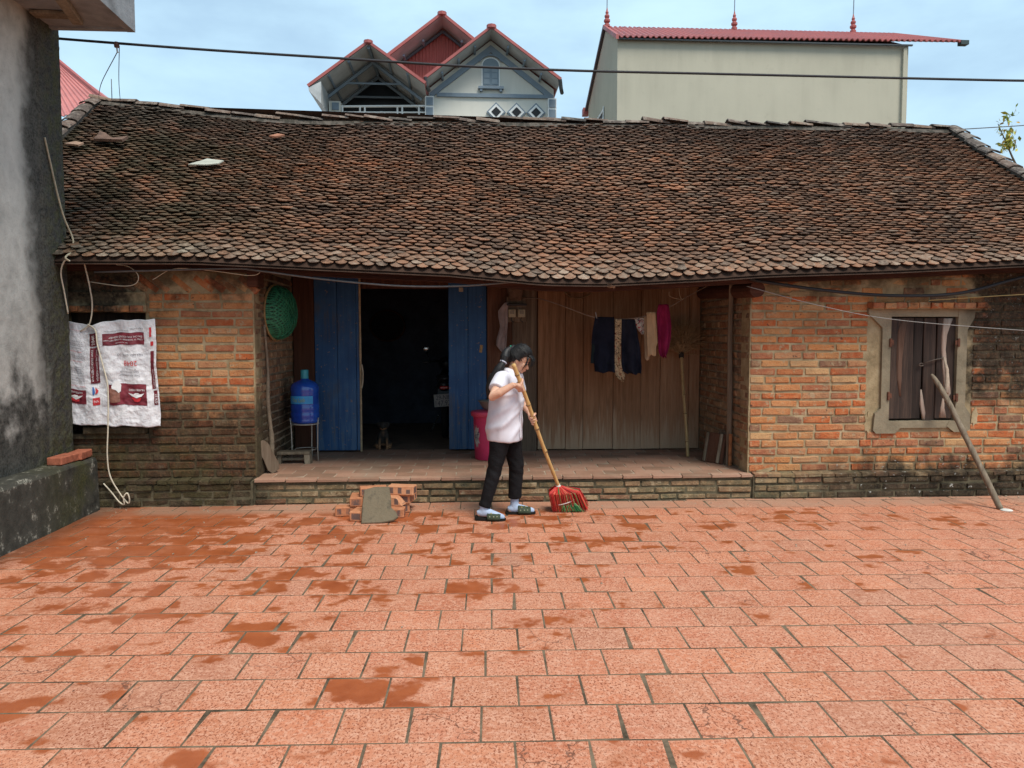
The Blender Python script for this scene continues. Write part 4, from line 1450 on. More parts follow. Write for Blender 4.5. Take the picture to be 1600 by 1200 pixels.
# ================================================================== wires and cords
BLACKC = simple('black_cable', (.025, .025, .028), .6, .3, .2, 30)
THINW = simple('thin_wire', (.10, .10, .10), .6, .4, .2, 30)
CREAMC = simple('cream_cord', (.62, .56, .44), .7, .2, .1, 30)
def wire(name, pts, r, m, label, n=8, seg=6, cat='cable', raw=False):
    P = pts if raw else spline(pts, n)
    o = MB().tube(P, r, seg).build(name, m, None, True)
    return tag(o, label, cat)
cab = []
for i in range(40):
    u = i / 39
    x = -4.6 + 14.8 * u
    cab.append((x, 7.42, interp(x, [-4.6, -3.71, -3.18, .436, 5.485, 10.2], [4.40, 4.351, 4.305, 4.154, 4.143, 4.24])))
wire('overhead_cable', cab[::3] + [cab[-1]], .0122, BLACKC, 'thick black cable crossing the sky in front of the roofs', 4)
q = thing('cable_clamp', (-3.19, 7.42, 4.30), 'small rusty clamp hanging on the overhead cable at upper left', 'clamp')
MB().lathe([(.006, -.03), (.02, -.026), (.024, 0), (.018, .022), (.006, .025)], (-3.19, 7.42, 4.302), 10).build('body', simple('rust_clamp', (.14, .075, .06), .8, .3, .3, 40), q)
MB().tube([(-3.188, 7.42, 4.277), (-3.185, 7.42, 4.24), (-3.178, 7.42, 4.23)], .007, 6).build('hook', simple('zinc', (.5, .5, .48), .4, .5, .1, 30), q)
wire('stay_wire', [(-3.185, 7.42, 4.235), (-3.95, 8.8, 4.40), (-4.60, 10.15, 4.66)], .004, THINW, 'thin wire slanting from the clamp to the roof corner')
wire('stay_wire', [(-3.165, 7.42, 4.29), (-3.77, 8.8, 4.42), (-4.34, 10.15, 4.60)], .004, THINW, 'thin wire dropping upright from the clamp to the ridge')
wire('ridge_spike', [(-4.44, 10.15, 4.6), (-4.44, 10.15, 4.86)], .005, THINW, 'short upright wire spike on the left ridge end', 2)
wire('far_wire', [(6.4, 10.4, 4.45), (9.5, 12, 5.05), (13, 13.5, 5.75)], .007, THINW, 'thin wire rising to the right beside the right roof end')
wire('eave_wire', [(-3.4, 7.30, 2.22), (-2.2, 7.22, 2.25), (-1.917, 7.2, 2.235), (-1.34, 7.2, 2.16), (-.64, 7.2, 2.10), (-.05, 7.2, 2.10), (.428, 7.22, 2.14), (.7, 7.3, 2.17)], .009, simple('grey_cable', (.13, .13, .13), .6, .3, .2, 20), 'grey wire drooping under the eave above the blue doors')
wire('slack_cable', [(2.75, 7.36, 2.19), (2.91, 7.33, 2.155), (3.546, 7.3, 2.07), (4.19, 7.3, 2.029), (4.836, 7.3, 2.056), (5.483, 7.32, 2.215), (6.1, 7.4, 2.32)], .0155, BLACKC, 'thick black cable sagging across the top of the right wall')
wire('clothes_wire', [(2.70, 7.3, 2.115), (3.40, 7.27, 1.932), (4.17, 7.27, 1.795), (5.47, 7.25, 1.69), (6.4, 7.25, 1.64)], .0034, simple('steel_wire', (.26, .25, .24), .5, .5, .1, 30), 'thin steel wire slanting across the right window')
wire('yellow_wire', [(4.6, 7.42, 1.99), (5.2, 7.4, 2.03), (5.7, 7.38, 2.06), (6.3, 7.38, 2.10)], .004, simple('yellow_wire', (.5, .38, .16), .6, .3, .1, 30), 'thin yellowish wire below the black cable at right')
wire('eave_twine', [(-3.3, 7.4, 2.30), (-3.12, 7.34, 2.28), (-3.02, 7.32, 2.20), (-3.05, 7.34, 2.12), (-3.2, 7.38, 2.10), (-3.5, 7.4, 2.14)], .004, CREAMC, 'loose twine loop under the left eave')
wire('eave_twine', [(-2.92, 7.4, 2.16), (-2.7, 7.36, 2.26), (-2.35, 7.33, 2.24), (-2.0, 7.35, 2.20), (-1.9, 7.4, 2.26)], .0035, CREAMC, 'thin twine along the top of the left brick wall')
wire('white_cord', [(-3.655, 7.03, 3.36), (-3.655, 7.10, 3.18), (-3.64, 7.18, 2.9), (-3.62, 7.24, 2.70), (-3.58, 7.30, 2.52), (-3.545, 7.2, 2.40), (-3.525, 7.05, 2.33), (-3.50, 7.05, 2.30)], .0085, simple('tan_cord', (.40, .34, .24), .8, .2, .2, 30), 'tan cord running down the grey wall to the eave')
wire('white_cord', [(-3.50, 7.07, 2.30), (-3.56, 7.1, 2.30), (-3.625, 7.16, 2.20), (-3.64, 7.24, 2.02), (-3.645, 7.30, 1.84)], .0068, CREAMC, 'cream cord looping beside the grey wall above the sack', 8)
wire('white_cord', [(-3.49, 7.30, 2.32), (-3.475, 7.36, 2.1), (-3.475, 7.40, 1.92), (-3.52, 7.43, 1.75), (-3.62, 7.46, 1.68)], .0068, CREAMC, 'cream cord hanging from the eave to the sack corner')
wire('white_cord', [(-3.53, 7.42, 1.745), (-3.455, 7.40, 1.69), (-3.43, 7.38, 1.55), (-3.375, 7.36, 1.35), (-3.335, 7.35, 1.15), (-3.345, 7.35, .8), (-3.365, 7.36, .52), (-3.355, 7.38, .32), (-3.28, 7.39, .16), (-3.20, 7.38, .06), (-3.175, 7.36, .10), (-3.19, 7.35, .16), (-3.225, 7.35, .12), (-3.23, 7.37, .05), (-3.29, 7.40, .07), (-3.36, 7.42, .15), (-3.44, 7.43, .24)], .0068, CREAMC, 'cream cord hanging down over the printed sack to the ground')

# ================================================================== printed sack over the left window
sk_w = lambda u, v: (.010 * math.sin(u * 23 + v * 5) * (.4 + .6 * v) + .012 * mnoise.noise((u * 5, v * 6, 1)) + .008 * mnoise.noise((u * 13, v * 15, 4)) + .0045 * mnoise.noise((u * 30, v * 38, 7)))
def sack_pt(u, v, lift=0.0):
    xl = -3.775 + (-.012) * (1 - v)
    xr = -2.935 + .024 * (1 - v) + .006 * math.sin(v * 9)
    zt_ = 1.772 - .042 * math.exp(-((u - .30) / .14) ** 2) + .022 * u
    zb_ = .805 - .035 * u + .006 * math.sin(u * 21)
    fold = .030 * math.exp(-(((u - .34 - .42 * (1 - v) ** 1.1) * 9) ** 2)) * max(0, v - .45) * 2
    tie = .03 * math.exp(-((u - .18) ** 2 + (v - .93) ** 2) * 60)
    y = 7.462 - sk_w(u, v) * (1.2 - .2 * v) - fold + tie * .6 - .03 * math.sin(math.pi * u) * (1 - v) - lift
    return Vector((xl + (xr - xl) * u, y, zb_ + (zt_ - zb_) * v + .004 * math.sin(u * 33)))
sack = thing('printed_sack', (-3.35, 7.48, .78), 'white woven feed sack with maroon print hung over the left window', 'sack')
PVC = NT('white_woven_sack', .55, .35)
_n = PVC.noise(9, 4, .6)
PVC.col(PVC.ramp(_n, [(.3, (.60, .60, .64)), (.6, (.74, .74, .77))]))
PVC.bump(PVC.math('ADD', PVC.noise(42, 4, .6, dist=.6), PVC.math('MULTIPLY', PVC.noise(15, 3, .6, dist=1.0), 1.5)), .55, .012)
q = MB().grid(lambda u, v: tuple(sack_pt(u, v)), 90, 90)
sh = q.build('sheet', PVC.m, sack, True)
sd = sh.modifiers.new('Solidify', 'SOLIDIFY')
sd.thickness = .002
sd.offset = 1
MAROON = simple('maroon_print', (.16, .022, .034), .55, .3, .4, 14, .1)
REDPR = simple('red_print', (.55, .04, .05), .55, .3, .1, 20, .1)
INK = simple('dark_ink', (.06, .065, .10), .6, .3, .2, 20, .1)
WINK = simple('white_ink', (.74, .73, .74), .6, .3, .05, 20, .1)
BLUEPR = simple('blue_print', (.06, .16, .42), .55, .3, .1, 20, .1)
BROWNPR = simple('brown_print', (.26, .12, .09), .55, .3, .2, 20, .1)
def px(x, z):
    """fraction of the sack from picture-like coordinates inside it (0..1074, 0..1200 sheet drawing)"""
    return ((x - 45) / 940.0, 1 - (z - 75) / 1020.0)
def patch(name, x0, z0, x1, z1, m, lift, n=10):
    n, lift = 34, lift + .004
    a, b = px(x0, z0), px(x1, z1)
    q = MB().grid(lambda u, v: tuple(sack_pt(a[0] + (b[0] - a[0]) * u, b[1] + (a[1] - b[1]) * v, lift)), n, n)
    return q.build(name, m, sack, True)
def print_poly(name, pts, m, lift):
    lift += .006
    q = MB()
    n = len(pts)
    P = [sack_pt(*px(x, z), lift) for x, z in pts]
    c = sum(P, Vector()) / n
    q.add([tuple(c)] + [tuple(p) for p in P], [(0, 1 + i, 1 + (i + 1) % n) for i in range(n)])
    return q.build(name, m, sack)
def text_mesh(body, size):
    cu = bpy.data.curves.new('t', 'FONT')
    cu.body = body
    cu.size = size
    cu.align_x = 'CENTER'
    cu.align_y = 'CENTER'
    cu.resolution_u = 3
    o = bpy.data.objects.new('t', cu)
    COL.objects.link(o)
    bpy.context.view_layer.update()
    me = bpy.data.meshes.new_from_object(o.evaluated_get(bpy.context.evaluated_depsgraph_get()))
    bpy.data.objects.remove(o)
    return me
def sack_text(body, cx, cz, w, m, rot=180, lift=.0115, bold=0):
    me = text_mesh(body, 1.0)
    a = arr_verts(me)
    wd_ = a[:, 0].max() - a[:, 0].min()
    a *= w / wd_
    c, s = math.cos(R(rot)), math.sin(R(rot))
    out = []
    for p in a:
        x, z = p[0] * c - p[1] * s, p[0] * s + p[1] * c
        out.append(sack_pt(*px(cx + x, cz - z), lift))
    q = MB().add(out, [tuple(f.vertices) for f in me.polygons])
    return q.build('lettering', m, sack)
patch('print_band', 455, 195, 862, 310, MAROON, .003)
sack_text('CONG TY TNHH DINH DUONG VIET NAM', 660, 262, 380, WINK)
sack_text('THUC AN CHAN NUOI', 640, 292, 130, WINK)
sack_text('DIA CHI: KHU CONG NGHIEP', 680, 235, 330, WINK)
sack_text('2048', 727, 487, 135, REDPR)
sack_text('THUC AN HON HOP', 715, 605, 210, INK)
sack_text('DANG VIEN CHO GA', 715, 573, 190, INK)
sack_text('KL TINH 25 KG', 715, 545, 140, INK)
sack_text('NSX HSD - LOT - SO', 720, 408, 250, INK)
sack_text('HUONG DAN SU DUNG BAO QUAN', 590, 175, 240, INK)
sack_text('KHOI LUONG', 790, 160, 130, INK)
pr = patch('print_block', 502, 686, 868, 888, MAROON, .003)
patch('print_shade', 510, 720, 610, 860, BROWNPR, .005)
print_poly('print_figure', [(530, 700), (560, 655), (600, 655), (625, 700), (620, 760), (600, 775), (570, 740), (535, 725)], WINK, .0065)
sack_text('NUTRI FEEDS', 775, 742, 155, WINK)
print_poly('wings', [(690, 772), (740, 785), (760, 772), (790, 772), (805, 785), (850, 772), (820, 805), (795, 812), (775, 822), (750, 812), (725, 800)], WINK, .0065)
print_poly('emblem', [(716, 815), (745, 812), (775, 826), (800, 812), (815, 820), (800, 850), (775, 860), (745, 852)], REDPR, .006)
patch('print_block', 60, 742, 272, 882, MAROON, .003)
sack_text('NUTRI FEEDS', 158, 768, 150, WINK)
print_poly('wings', [(80, 797), (130, 808), (150, 796), (180, 796), (195, 808), (240, 795), (205, 822), (185, 832), (165, 842), (140, 832), (115, 820)], WINK, .0065)
print_poly('emblem', [(107, 825), (140, 834), (165, 846), (190, 832), (205, 830), (195, 858), (165, 866), (125, 858)], REDPR, .006)
patch('print_band', 315, 160, 402, 290, MAROON, .003)
sack_text('2048', 360, 230, 100, WINK, 90)
patch('print_band', 317, 306, 410, 668, MAROON, .003, 14)
sack_text('THUC AN CHAN NUOI GA', 388, 487, 320, WINK, -90)
sack_text('DINH DUONG VIET NAM', 340, 487, 320, WINK, -90)
print_poly('emblem', [(335, 700), (350, 705), (362, 760), (350, 785), (335, 780)], BLUEPR, .005)
print_poly('emblem', [(360, 705), (395, 745), (385, 770), (362, 780), (372, 745)], REDPR, .005)
patch('print_block', 340, 815, 408, 890, REDPR, .003)
sack_text('VN', 374, 850, 45, WINK)
for z, w, m_ in ((262, 180, INK), (285, 180, INK), (305, 180, INK), (328, 175, INK), (362, 185, REDPR), (405, 170, INK), (428, 180, INK), (458, 185, REDPR), (515, 175, INK), (535, 185, INK), (555, 170, INK), (575, 185, INK), (600, 180, INK), (628, 185, INK), (650, 190, INK), (672, 120, INK), (705, 195, REDPR), (150, 150, REDPR)):
    sack_text('BAO QUAN NOI KHO RAO THOANG MAT' if m_ is INK else 'CACH SU DUNG SAN PHAM', 150 + (20 if z > 500 else 0), z, w, m_, 180)
patch('print_edge', 922, 150, 945, 240, REDPR, .003)
patch('print_edge', 930, 285, 958, 325, REDPR, .003)
patch('print_edge', 925, 375, 962, 735, MAROON, .003, 14)
sack_text('THUC AN CHAN NUOI GA', 948, 640, 180, WINK, -90)
patch('print_edge', 935, 752, 972, 890, MAROON, .003)
sack_text('25 KG', 958, 830, 90, WINK, -90)

# ================================================================== things on the porch
def lathe_thing(name, prof, c, m, parent, seg=24, smooth=True):
    return MB().lathe(prof, c, seg).build(name, m, parent, smooth)

# --- green basket on the left side wall (bowl turned to the wall, rim tilted)
bk = thing('green_basket', (-2.0, 8.23, 1.6), 'green woven plastic basket hung on the left side wall', 'basket')
GREENB = NT('green_woven_plastic', .5, .4)
_w1 = GREENB.n('ShaderNodeTexWave', {'Vector': GREENB.scale(GREENB.pos, (0, 1, 1)), 'Scale': 16.0, 'Distortion': 1.5}, wave_type='BANDS', bands_direction='DIAGONAL').outputs[1]
_w2 = GREENB.n('ShaderNodeTexWave', {'Vector': GREENB.scale(GREENB.pos, (0, -1, 1)), 'Scale': 16.0, 'Distortion': 1.5}, wave_type='BANDS', bands_direction='DIAGONAL').outputs[1]
_wv = GREENB.math('MAXIMUM', _w1, _w2)
GREENB.col(GREENB.ramp(_wv, [(.2, (.005, .025, .014)), (.6, (.014, .11, .058)), (.95, (.04, .23, .12))]))
GREENB.bump(_wv, .7, .008)
bc = Vector((-1.985, 8.20, 1.88))
BM = Matrix.Rotation(R(-10), 3, 'Z') @ Matrix.Rotation(R(90), 3, 'Y')      # local +z -> world +x
def bowl(prof, seg=30):
    return [[bc + BM @ Vector((r * math.cos(2 * math.pi * k / seg), r * math.sin(2 * math.pi * k / seg), z)) for k in range(seg)] for r, z in prof]
MB().loft(bowl([(.285, .0), (.275, .05), (.25, .10), (.20, .145), (.13, .172), (.05, .182), (.004, .184)]), False).build('bowl', GREENB.m, bk, True)
q = MB()
for s in range(12):                                       # raised ribs of the weave
    a = 2 * math.pi * s / 12
    q.tube([bc + BM @ Vector((r * math.cos(a + .25 * z * 8), r * math.sin(a + .25 * z * 8), z + .004)) for r, z in ((.283, .0), (.274, .05), (.25, .10), (.20, .146), (.13, .174), (.05, .184))], .0045, 5)
for r, z in ((.278, .042), (.262, .082), (.235, .118), (.19, .15), (.12, .176)):
    q.tube([bc + BM @ Vector((r * math.cos(a), r * math.sin(a), z + .004)) for a in np.linspace(0, 2 * math.pi, 31)], .0035, 5)
q.build('weave_ribs', simple('green_rib', (.025, .18, .095), .5, .4, .2, 20), bk, True)
MB().tube([bc + BM @ Vector((.287 * math.cos(a), .287 * math.sin(a), 0)) for a in np.linspace(0, 2 * math.pi, 41)], .012, 6).build('rim', simple('cane_rim', (.30, .20, .09), .7, .2, .2, 20), bk, True)

# --- water bottle on a wire stand
JX, JY = -1.79, 8.62
st = thing('wire_stand', (JX, JY, .25), 'thin metal stand under the blue water bottle', 'stand')
STEEL = simple('pale_steel', (.42, .38, .33), .4, .5, .15, 20, .05, .3)
zt2 = .665
MB().tube([(JX + .145 * math.cos(a), JY + .145 * math.sin(a), zt2) for a in np.linspace(0, 2 * math.pi, 33)], .007, 6).build('ring', STEEL, st, True)
MB().tube([(JX + .12 * math.cos(a), JY + .12 * math.sin(a), .38) for a in np.linspace(0, 2 * math.pi, 33)], .005, 6).build('ring', STEEL, st, True)
q = MB().tube([(JX - .14, JY, zt2 - .004), (JX + .14, JY, zt2 - .004)], .005, 6)
q.build('cross_bar', STEEL, st)
for a in (200, 340, 75):
    c, s = math.cos(R(a)), math.sin(R(a))
    MB().tube([(JX + .165 * c, JY + .165 * s, .735), (JX + .155 * c, JY + .155 * s, .66), (JX + .148 * c, JY + .148 * s, .4), (JX + .155 * c, JY + .155 * s, .25)], .0075, 6).build('leg', STEEL, st, True)
jug = thing('water_bottle', (JX, JY, .672), 'large blue water bottle with pale blue label on a metal stand', 'bottle')
JUGM = NT('blue_polycarbonate', .14, .5)
_n = JUGM.noise(4, 3, .5)
JUGM.col(JUGM.ramp(_n, [(.3, (.012, .045, .30)), (.7, (.022, .10, .48))]))
JUGM.b.inputs['Coat Weight'].default_value = .4
lathe_thing('body', [(.004, 0), (.12, 0), (.15, .012), (.157, .04), (.150, .055), (.157, .07), (.157, .115), (.150, .13), (.157, .145), (.157, .20), (.150, .212), (.153, .22), (.153, .31), (.157, .32), (.151, .338), (.157, .356), (.157, .39), (.148, .425), (.12, .452), (.075, .472), (.045, .485), (.04, .51), (.004, .512)], (JX, JY, .672), JUGM.m, jug, 32)
lathe_thing('cap', [(.004, 1.265), (.04, 1.264), (.043, 1.255), (.043, 1.155), (.046, 1.15), (.046, 1.14), (.03, 1.138)][::-1], (JX, JY, 0), simple('turquoise_cap', (.05, .30, .36), .4, .4, .1, 20), jug, 20)
LABB = simple('blue_label', (.05, .32, .66), .45, .3, .12, 12)
q = MB()
q.grid(lambda u, v: (JX + .1565 * math.sin(R(-64 + 108 * u)), JY - .1565 * math.cos(R(-64 + 108 * u)), .895 + .085 * v), 24, 2)
q.build('label', LABB, jug, True)
me = text_mesh('Viet Linh', 1.0)
a = arr_verts(me)
a *= .155 / (a[:, 0].max() - a[:, 0].min())
q = MB().add([(JX + .159 * math.sin((p[0] - .045) / .157), JY - .159 * math.cos((p[0] - .045) / .157), .935 + p[1] * 1.5) for p in a], [tuple(f.vertices) for f in me.polygons])
q.build('lettering', simple('yellow_green_ink', (.34, .38, .05), .5, .3, .1, 20), jug)

# --- low bench in front of the stand
bn = thing('low_bench', (-1.88, 8.42, .25), 'low grey wooden bench at the foot of the bottle stand', 'bench')
MB().cbox((-1.885, 8.43, .372), (.37, .17, .032), .006, (0, 0, R(3))).build('seat', OLDGREY, bn)
MB().prism([(-1.75, 8.36, .252), (-1.69, 8.36, .252), (-1.70, 8.36, .355), (-1.76, 8.36, .355)], (0, .13, 0)).build('leg', OLDGREY, bn)
MB().prism([(-2.07, 8.37, .252), (-2.01, 8.37, .252), (-2.0, 8.37, .355), (-2.06, 8.37, .355)], (0, .13, 0)).build('leg', OLDGREY, bn)
MB().cbox((-1.88, 8.43, .30), (.28, .022, .03), .004, (0, 0, R(3))).build('stretcher', OLDGREY, bn)

# --- curved slab of wood leaning on the left corner
q = MB()
prof = []
for k in range(16):
    a = 2 * math.pi * k / 16
    prof.append((.062 * math.copysign(abs(math.cos(a)) ** .55, math.cos(a)) * (1 + .10 * math.sin(k * 3)), .185 * math.copysign(abs(math.sin(a)) ** .5, math.sin(a)) * (1 + .04 * math.cos(k * 5))))
M = Matrix.Translation((-1.985, 7.78, .425)) @ Euler((R(4), R(-27), R(38))).to_matrix().to_4x4()
q.prism([M @ Vector((x, 0, z)) for x, z in prof], M.to_3x3() @ Vector((0, .026, 0)))
tag(q.build('wood_slab', POST), 'rounded slab of old wood leaning at the left porch corner', 'wood slab')

# --- loose hollow-fired bricks with dark burn squares
def kiln_mat():
    t = NT('kiln_brick', .9, .15)
    s = t.sep(t.obj)
    n = t.noise(20, 4, .65, t.obj)
    c = t.ramp(t.math('ADD', t.math('MULTIPLY', n, .7), t.math('MULTIPLY', t.rnd, .3)), [(.25, (.38, .15, .075)), (.5, (.50, .22, .115)), (.75, (.58, .30, .17))])
    fx = t.math('ABSOLUTE', t.math('SUBTRACT', t.math('FRACT', t.math('ADD', t.math('MULTIPLY', t.math('ADD', s[0], t.math('MULTIPLY', n, .012)), 12.5), .5)), .5))
    sq = t.math('MULTIPLY', t.sm(fx, .26, .20), t.sm(t.math('ABSOLUTE', t.math('ADD', s[2], -.043)), .030, .026))
    fr = t.math('GREATER_THAN', t.math('ABSOLUTE', s[1]), .058)
    en = t.math('MULTIPLY', t.math('GREATER_THAN', t.math('ABSOLUTE', s[0]), .12), t.math('MULTIPLY', t.sm(t.math('ABSOLUTE', s[1]), .044, .038), t.sm(t.math('ABSOLUTE', t.math('ADD', s[2], -.043)), .030, .026)))
    mk = t.math('MAXIMUM', t.math('MULTIPLY', sq, fr), en)
    c = t.mix(t.math('MULTIPLY', mk, t.sm(t.math('ADD', n, t.math('MULTIPLY', t.rnd, .25)), .42, .66, .15, .9)), c, (.10, .075, .075))
    t.col(c)
    t.bump(n, .5, .008)
    return t.m
KILN = kiln_mat()
def kiln_mesh(i, broken=False):
    rr = random.Random(700 + i)
    q = MB().cbox((0, 0, .043), (.245, .12, .085), .007)
    vv = [(x + rr.uniform(-.003, .003), y + rr.uniform(-.003, .003), z + rr.uniform(-.002, .002)) for x, y, z in q.v]
    if broken:
        vv = [((x * .8 + (.03 if z < .04 else -.02) if x > .05 else x), y, z) for x, y, z in vv]
    me = bpy.data.meshes.new('kiln_brick')
    me.from_pydata(vv, [], q.f)
    me.materials.append(KILN)
    fix_normals(me)
    return me
KM = [kiln_mesh(i) for i in range(4)] + [kiln_mesh(9, True)]
for i, (x, y, lv, rz, k, lab) in enumerate((
        (-1.075, 7.02, 0, 6, 0, 'outermost left fired brick lying at the bottom of the loose brick stack'),
        (-.955, 6.885, 0, 82, 1, 'front left fired brick end-on at the bottom of the stack'),
        (-.685, 6.93, 0, 4, 2, 'bottom right fired brick beside the grey stone slab'),
        (-.60, 7.20, 0, 86, 3, 'rear right bottom fired brick, half hidden in the stack'),
        (-.86, 7.16, 0, 3, 0, 'hidden middle fired brick at the rear bottom of the stack'),
        (-1.01, 7.08, 1, 84, 3, 'fired brick end-on on the second layer at left'),
        (-.70, 7.04, 1, -6, 4, 'broken fired brick on the second layer at right'),
        (-.56, 7.19, 1, 78, 1, 'fired brick end-on under the top right brick'),
        (-.845, 7.09, 1, 88, 2, 'fired brick in the second layer behind the stone slab'),
        (-.86, 7.05, 2, 3, 2, 'top left fired brick of the loose stack'),
        (-.60, 7.10, 2, -3, 0, 'top right fired brick of the loose stack'))):
    o = bpy.data.objects.new('fired_brick', KM[k])
    COL.objects.link(o)
    o.location = (x, y, lv * .0855 + .001)
    o.rotation_euler = (0, 0, R(rz + random.uniform(-9, 9)))
    tag(o, lab, 'brick', 'loose bricks stacked in front of the porch step')

# --- grey stone slab leaning on the bricks
q = MB()
out = [(-.155, 0), (.02, .004), (.12, .02), (.165, .05), (.145, .10), (.105, .14), (.10, .24), (.085, .335), (-.05, .335), (-.135, .31), (-.15, .15)]
M = Matrix.Translation((-.765, 6.67, .006)) @ Euler((R(-30), R(0), R(4))).to_matrix().to_4x4()
nn = len(out)
rings = []
for yy, sc2 in ((0, .96), (.008, 1.0), (.03, 1.0), (.038, .97)):
    rings.append([M @ Vector((x * sc2, yy + .004 * mnoise.noise((x * 20, z * 20, yy * 50)), z * sc2 + (1 - sc2) * .17)) for x, z in out])
q.loft(rings)
tag(q.build('stone_slab', concrete_mat('grey_stone', (.165, .135, .092), lambda t, s, n1, n2, n3: t.sm(n2, .5, .68, 0, .55))), 'flat grey stone slab leaning against the loose bricks', 'stone slab')

# --- pink bin and metal bowl
BX, BY = .25, 8.62
PINK = simple('pink_plastic', (.52, .035, .11), .45, .4, .1, 6, .05)
bin_ = thing('pink_bin', (BX, BY, .25), 'pink plastic bin with lid and worn white sticker', 'bin')
lathe_thing('body', [(.004, .252), (.150, .252), (.158, .26), (.166, .5), (.174, .72), (.184, .745), (.184, .76), (.004, .762)], (BX, BY, 0), PINK, bin_, 32)
lathe_thing('lid', [(.178, .735), (.200, .742), (.203, .785), (.195, .795), (.10, .803), (.004, .806)], (BX, BY, 0), simple('pink_lid', (.56, .06, .12), .5, .4, .1, 8, .05), bin_, 32)
q = MB()
pts = []
rr = random.Random(3)
for k in range(22):
    a = 2 * math.pi * k / 22
    r_ = 1 + .22 * math.sin(k * 2.9) + rr.uniform(-.1, .1)
    th, zz = -.98 + .30 * r_ * math.cos(a), .52 + .115 * r_ * math.sin(a)
    rad = .1685 + (zz - .5) * .036
    pts.append((BX + rad * math.sin(th), BY - rad * math.cos(th), zz))
q.add([(BX + .1705 * math.sin(-.98), BY - .1705 * math.cos(-.98), .52)] + pts, [(0, 1 + i, 1 + (i + 1) % 22) for i in range(22)])
q.build('sticker', simple('worn_sticker', (.42, .38, .36), .8, .2, .4, 40), bin_)
me = text_mesh('uf', 1.0)
a = arr_verts(me)
a *= .07 / (a[:, 0].max() - a[:, 0].min())
q = MB().add([(BX + .1735 * math.sin(p[0] / .17 - .95), BY - .1735 * math.cos(p[0] / .17 - .95), .53 + p[1] * 1.2) for p in a], [tuple(f.vertices) for f in me.polygons])
q.build('lettering', INK, bin_)
bw = lathe_thing('metal_bowl', [(.06, 0), (.085, .012), (.118, .055), (.135, .095), (.150, .102), (.150, .106), (.134, .101), (.115, .058), (.08, .016), (.004, .012)], (0, 0, 0), simple('dull_aluminium', (.30, .29, .25), .45, .5, .15, 12, .1, .5), None, 32)
bw.location = (.275, BY, .806)
tag(bw, 'dull metal bowl standing on the pink bin lid', 'bowl')

# --- electric meter on the post, cloth and bracket beside it
mt = thing('electric_meter', (.595, 9.12, 1.82), 'old double electric meter board fixed on the grey post', 'meter')
MB().cbox((.595, 9.135, 1.95), (.235, .05, .30), .006).build('board', POST, mt)
MB().cbox((.595, 9.08, 2.005), (.235, .09, .022), .004).build('shelf', simple('dark_metal', (.03, .03, .033), .6, .3, .2, 20), mt)
for x in (.54, .652):
    b_ = MB().cbox((x, 9.085, 1.905), (.088, .05, .095), .008).build('meter_case', simple('yellowed_plastic', (.36, .30, .20), .5, .4, .15, 20), mt)
    MB().cbox((x, 9.057, 1.915), (.05, .006, .04), .002).build('dial', simple('meter_dial', (.20, .16, .11), .4, .4, .2, 40), b_)
    MB().tube([(x, 9.09, 1.86), (x - .01, 9.09, 1.82), (x + .02, 9.10, 1.80)], .006, 5).build('lead', BLACKC, b_)
pb = thing('hanging_pouch', (.585, 9.06, 2.08), 'bulging brown pouch hung above the electric meter', 'pouch')
POUCH = simple('brown_sacking', (.13, .085, .062), .95, .1, .35, 18, .6)
q = MB().loft([[Vector((.575 + r * math.cos(a) * 1.15, 9.05 + r * .6 * math.sin(a), z)) for a in np.linspace(0, 2 * math.pi, 15)[:-1]] for r, z in ((.055, 2.055), (.062, 2.07), (.075, 2.12), (.088, 2.18), (.080, 2.25), (.04, 2.30))])
q.build('bag', POUCH, pb, True)
MB().tube([(.575, 9.05, 2.29), (.58, 9.06, 2.40)], .01, 6).build('strap', POUCH, pb)
cl = NT('grey_cloth', .95, .1)
_n = cl.noise(7, 4, .6)
cl.col(cl.ramp(_n, [(.3, (.22, .175, .175)), (.7, (.34, .28, .275))]))
cl.bump(cl.noise(120, 2, .5), .2, .003)
def cloth_sheet(name, m, outline, y0, amp, freq, seed, label, group=None, nu=24, nv=36, th=.006, parent=None, cat='garment'):
    """outline: rows (z, x left, x right) from top to bottom; folds run down the cloth"""
    zs = [r[0] for r in outline][::-1]
    xl = [r[1] for r in outline][::-1]
    xr = [r[2] for r in outline][::-1]
    z1, z0 = outline[0][0], outline[-1][0]
    def f(u, v):
        z = z0 + (z1 - z0) * v
        a, b = interp(z, zs, xl), interp(z, zs, xr)
        x = a + (b - a) * u
        d = (1 - v)
        amp_ = amp * 1.5
        y = y0 + amp_ * (.25 + .75 * d) * math.sin(freq * u + seed + 1.5 * d) + amp * .8 * mnoise.noise((u * 3 + seed, v * 2.5, seed)) + amp * .35 * mnoise.noise((u * 9, v * 10, seed + 3))
        return (x, y, z + .008 * math.sin(u * 9 + seed) * d)
    o = MB().grid(f, nu, nv).build(name, m, parent, True)
    s_ = o.modifiers.new('Solidify', 'SOLIDIFY')
    s_.thickness = th
    s_.offset = 0
    if label:
        tag(o, label, cat, group)
    return o
cloth_sheet('hanging_cloth', cl.m, [(2.03, .455, .495), (1.93, .375, .49), (1.85, .38, .49), (1.75, .40, .485), (1.6, .36, .475), (1.52, .352, .47), (1.46, .40, .46)], 9.07, .016, 6, 2.0, 'pale grey rag hanging beside the electric meter', cat='cloth')

# --- hoop on the plank wall
wire('hoop', [(1.335 + .215 * math.sin(a), 9.155, 2.30 - .215 * math.cos(a)) for a in np.linspace(0, 2 * math.pi, 40)], .008, simple('cane', (.22, .14, .075), .8, .2, .2, 20), 'thin cane hoop hung high on the plank wall', cat='hoop', raw=True)

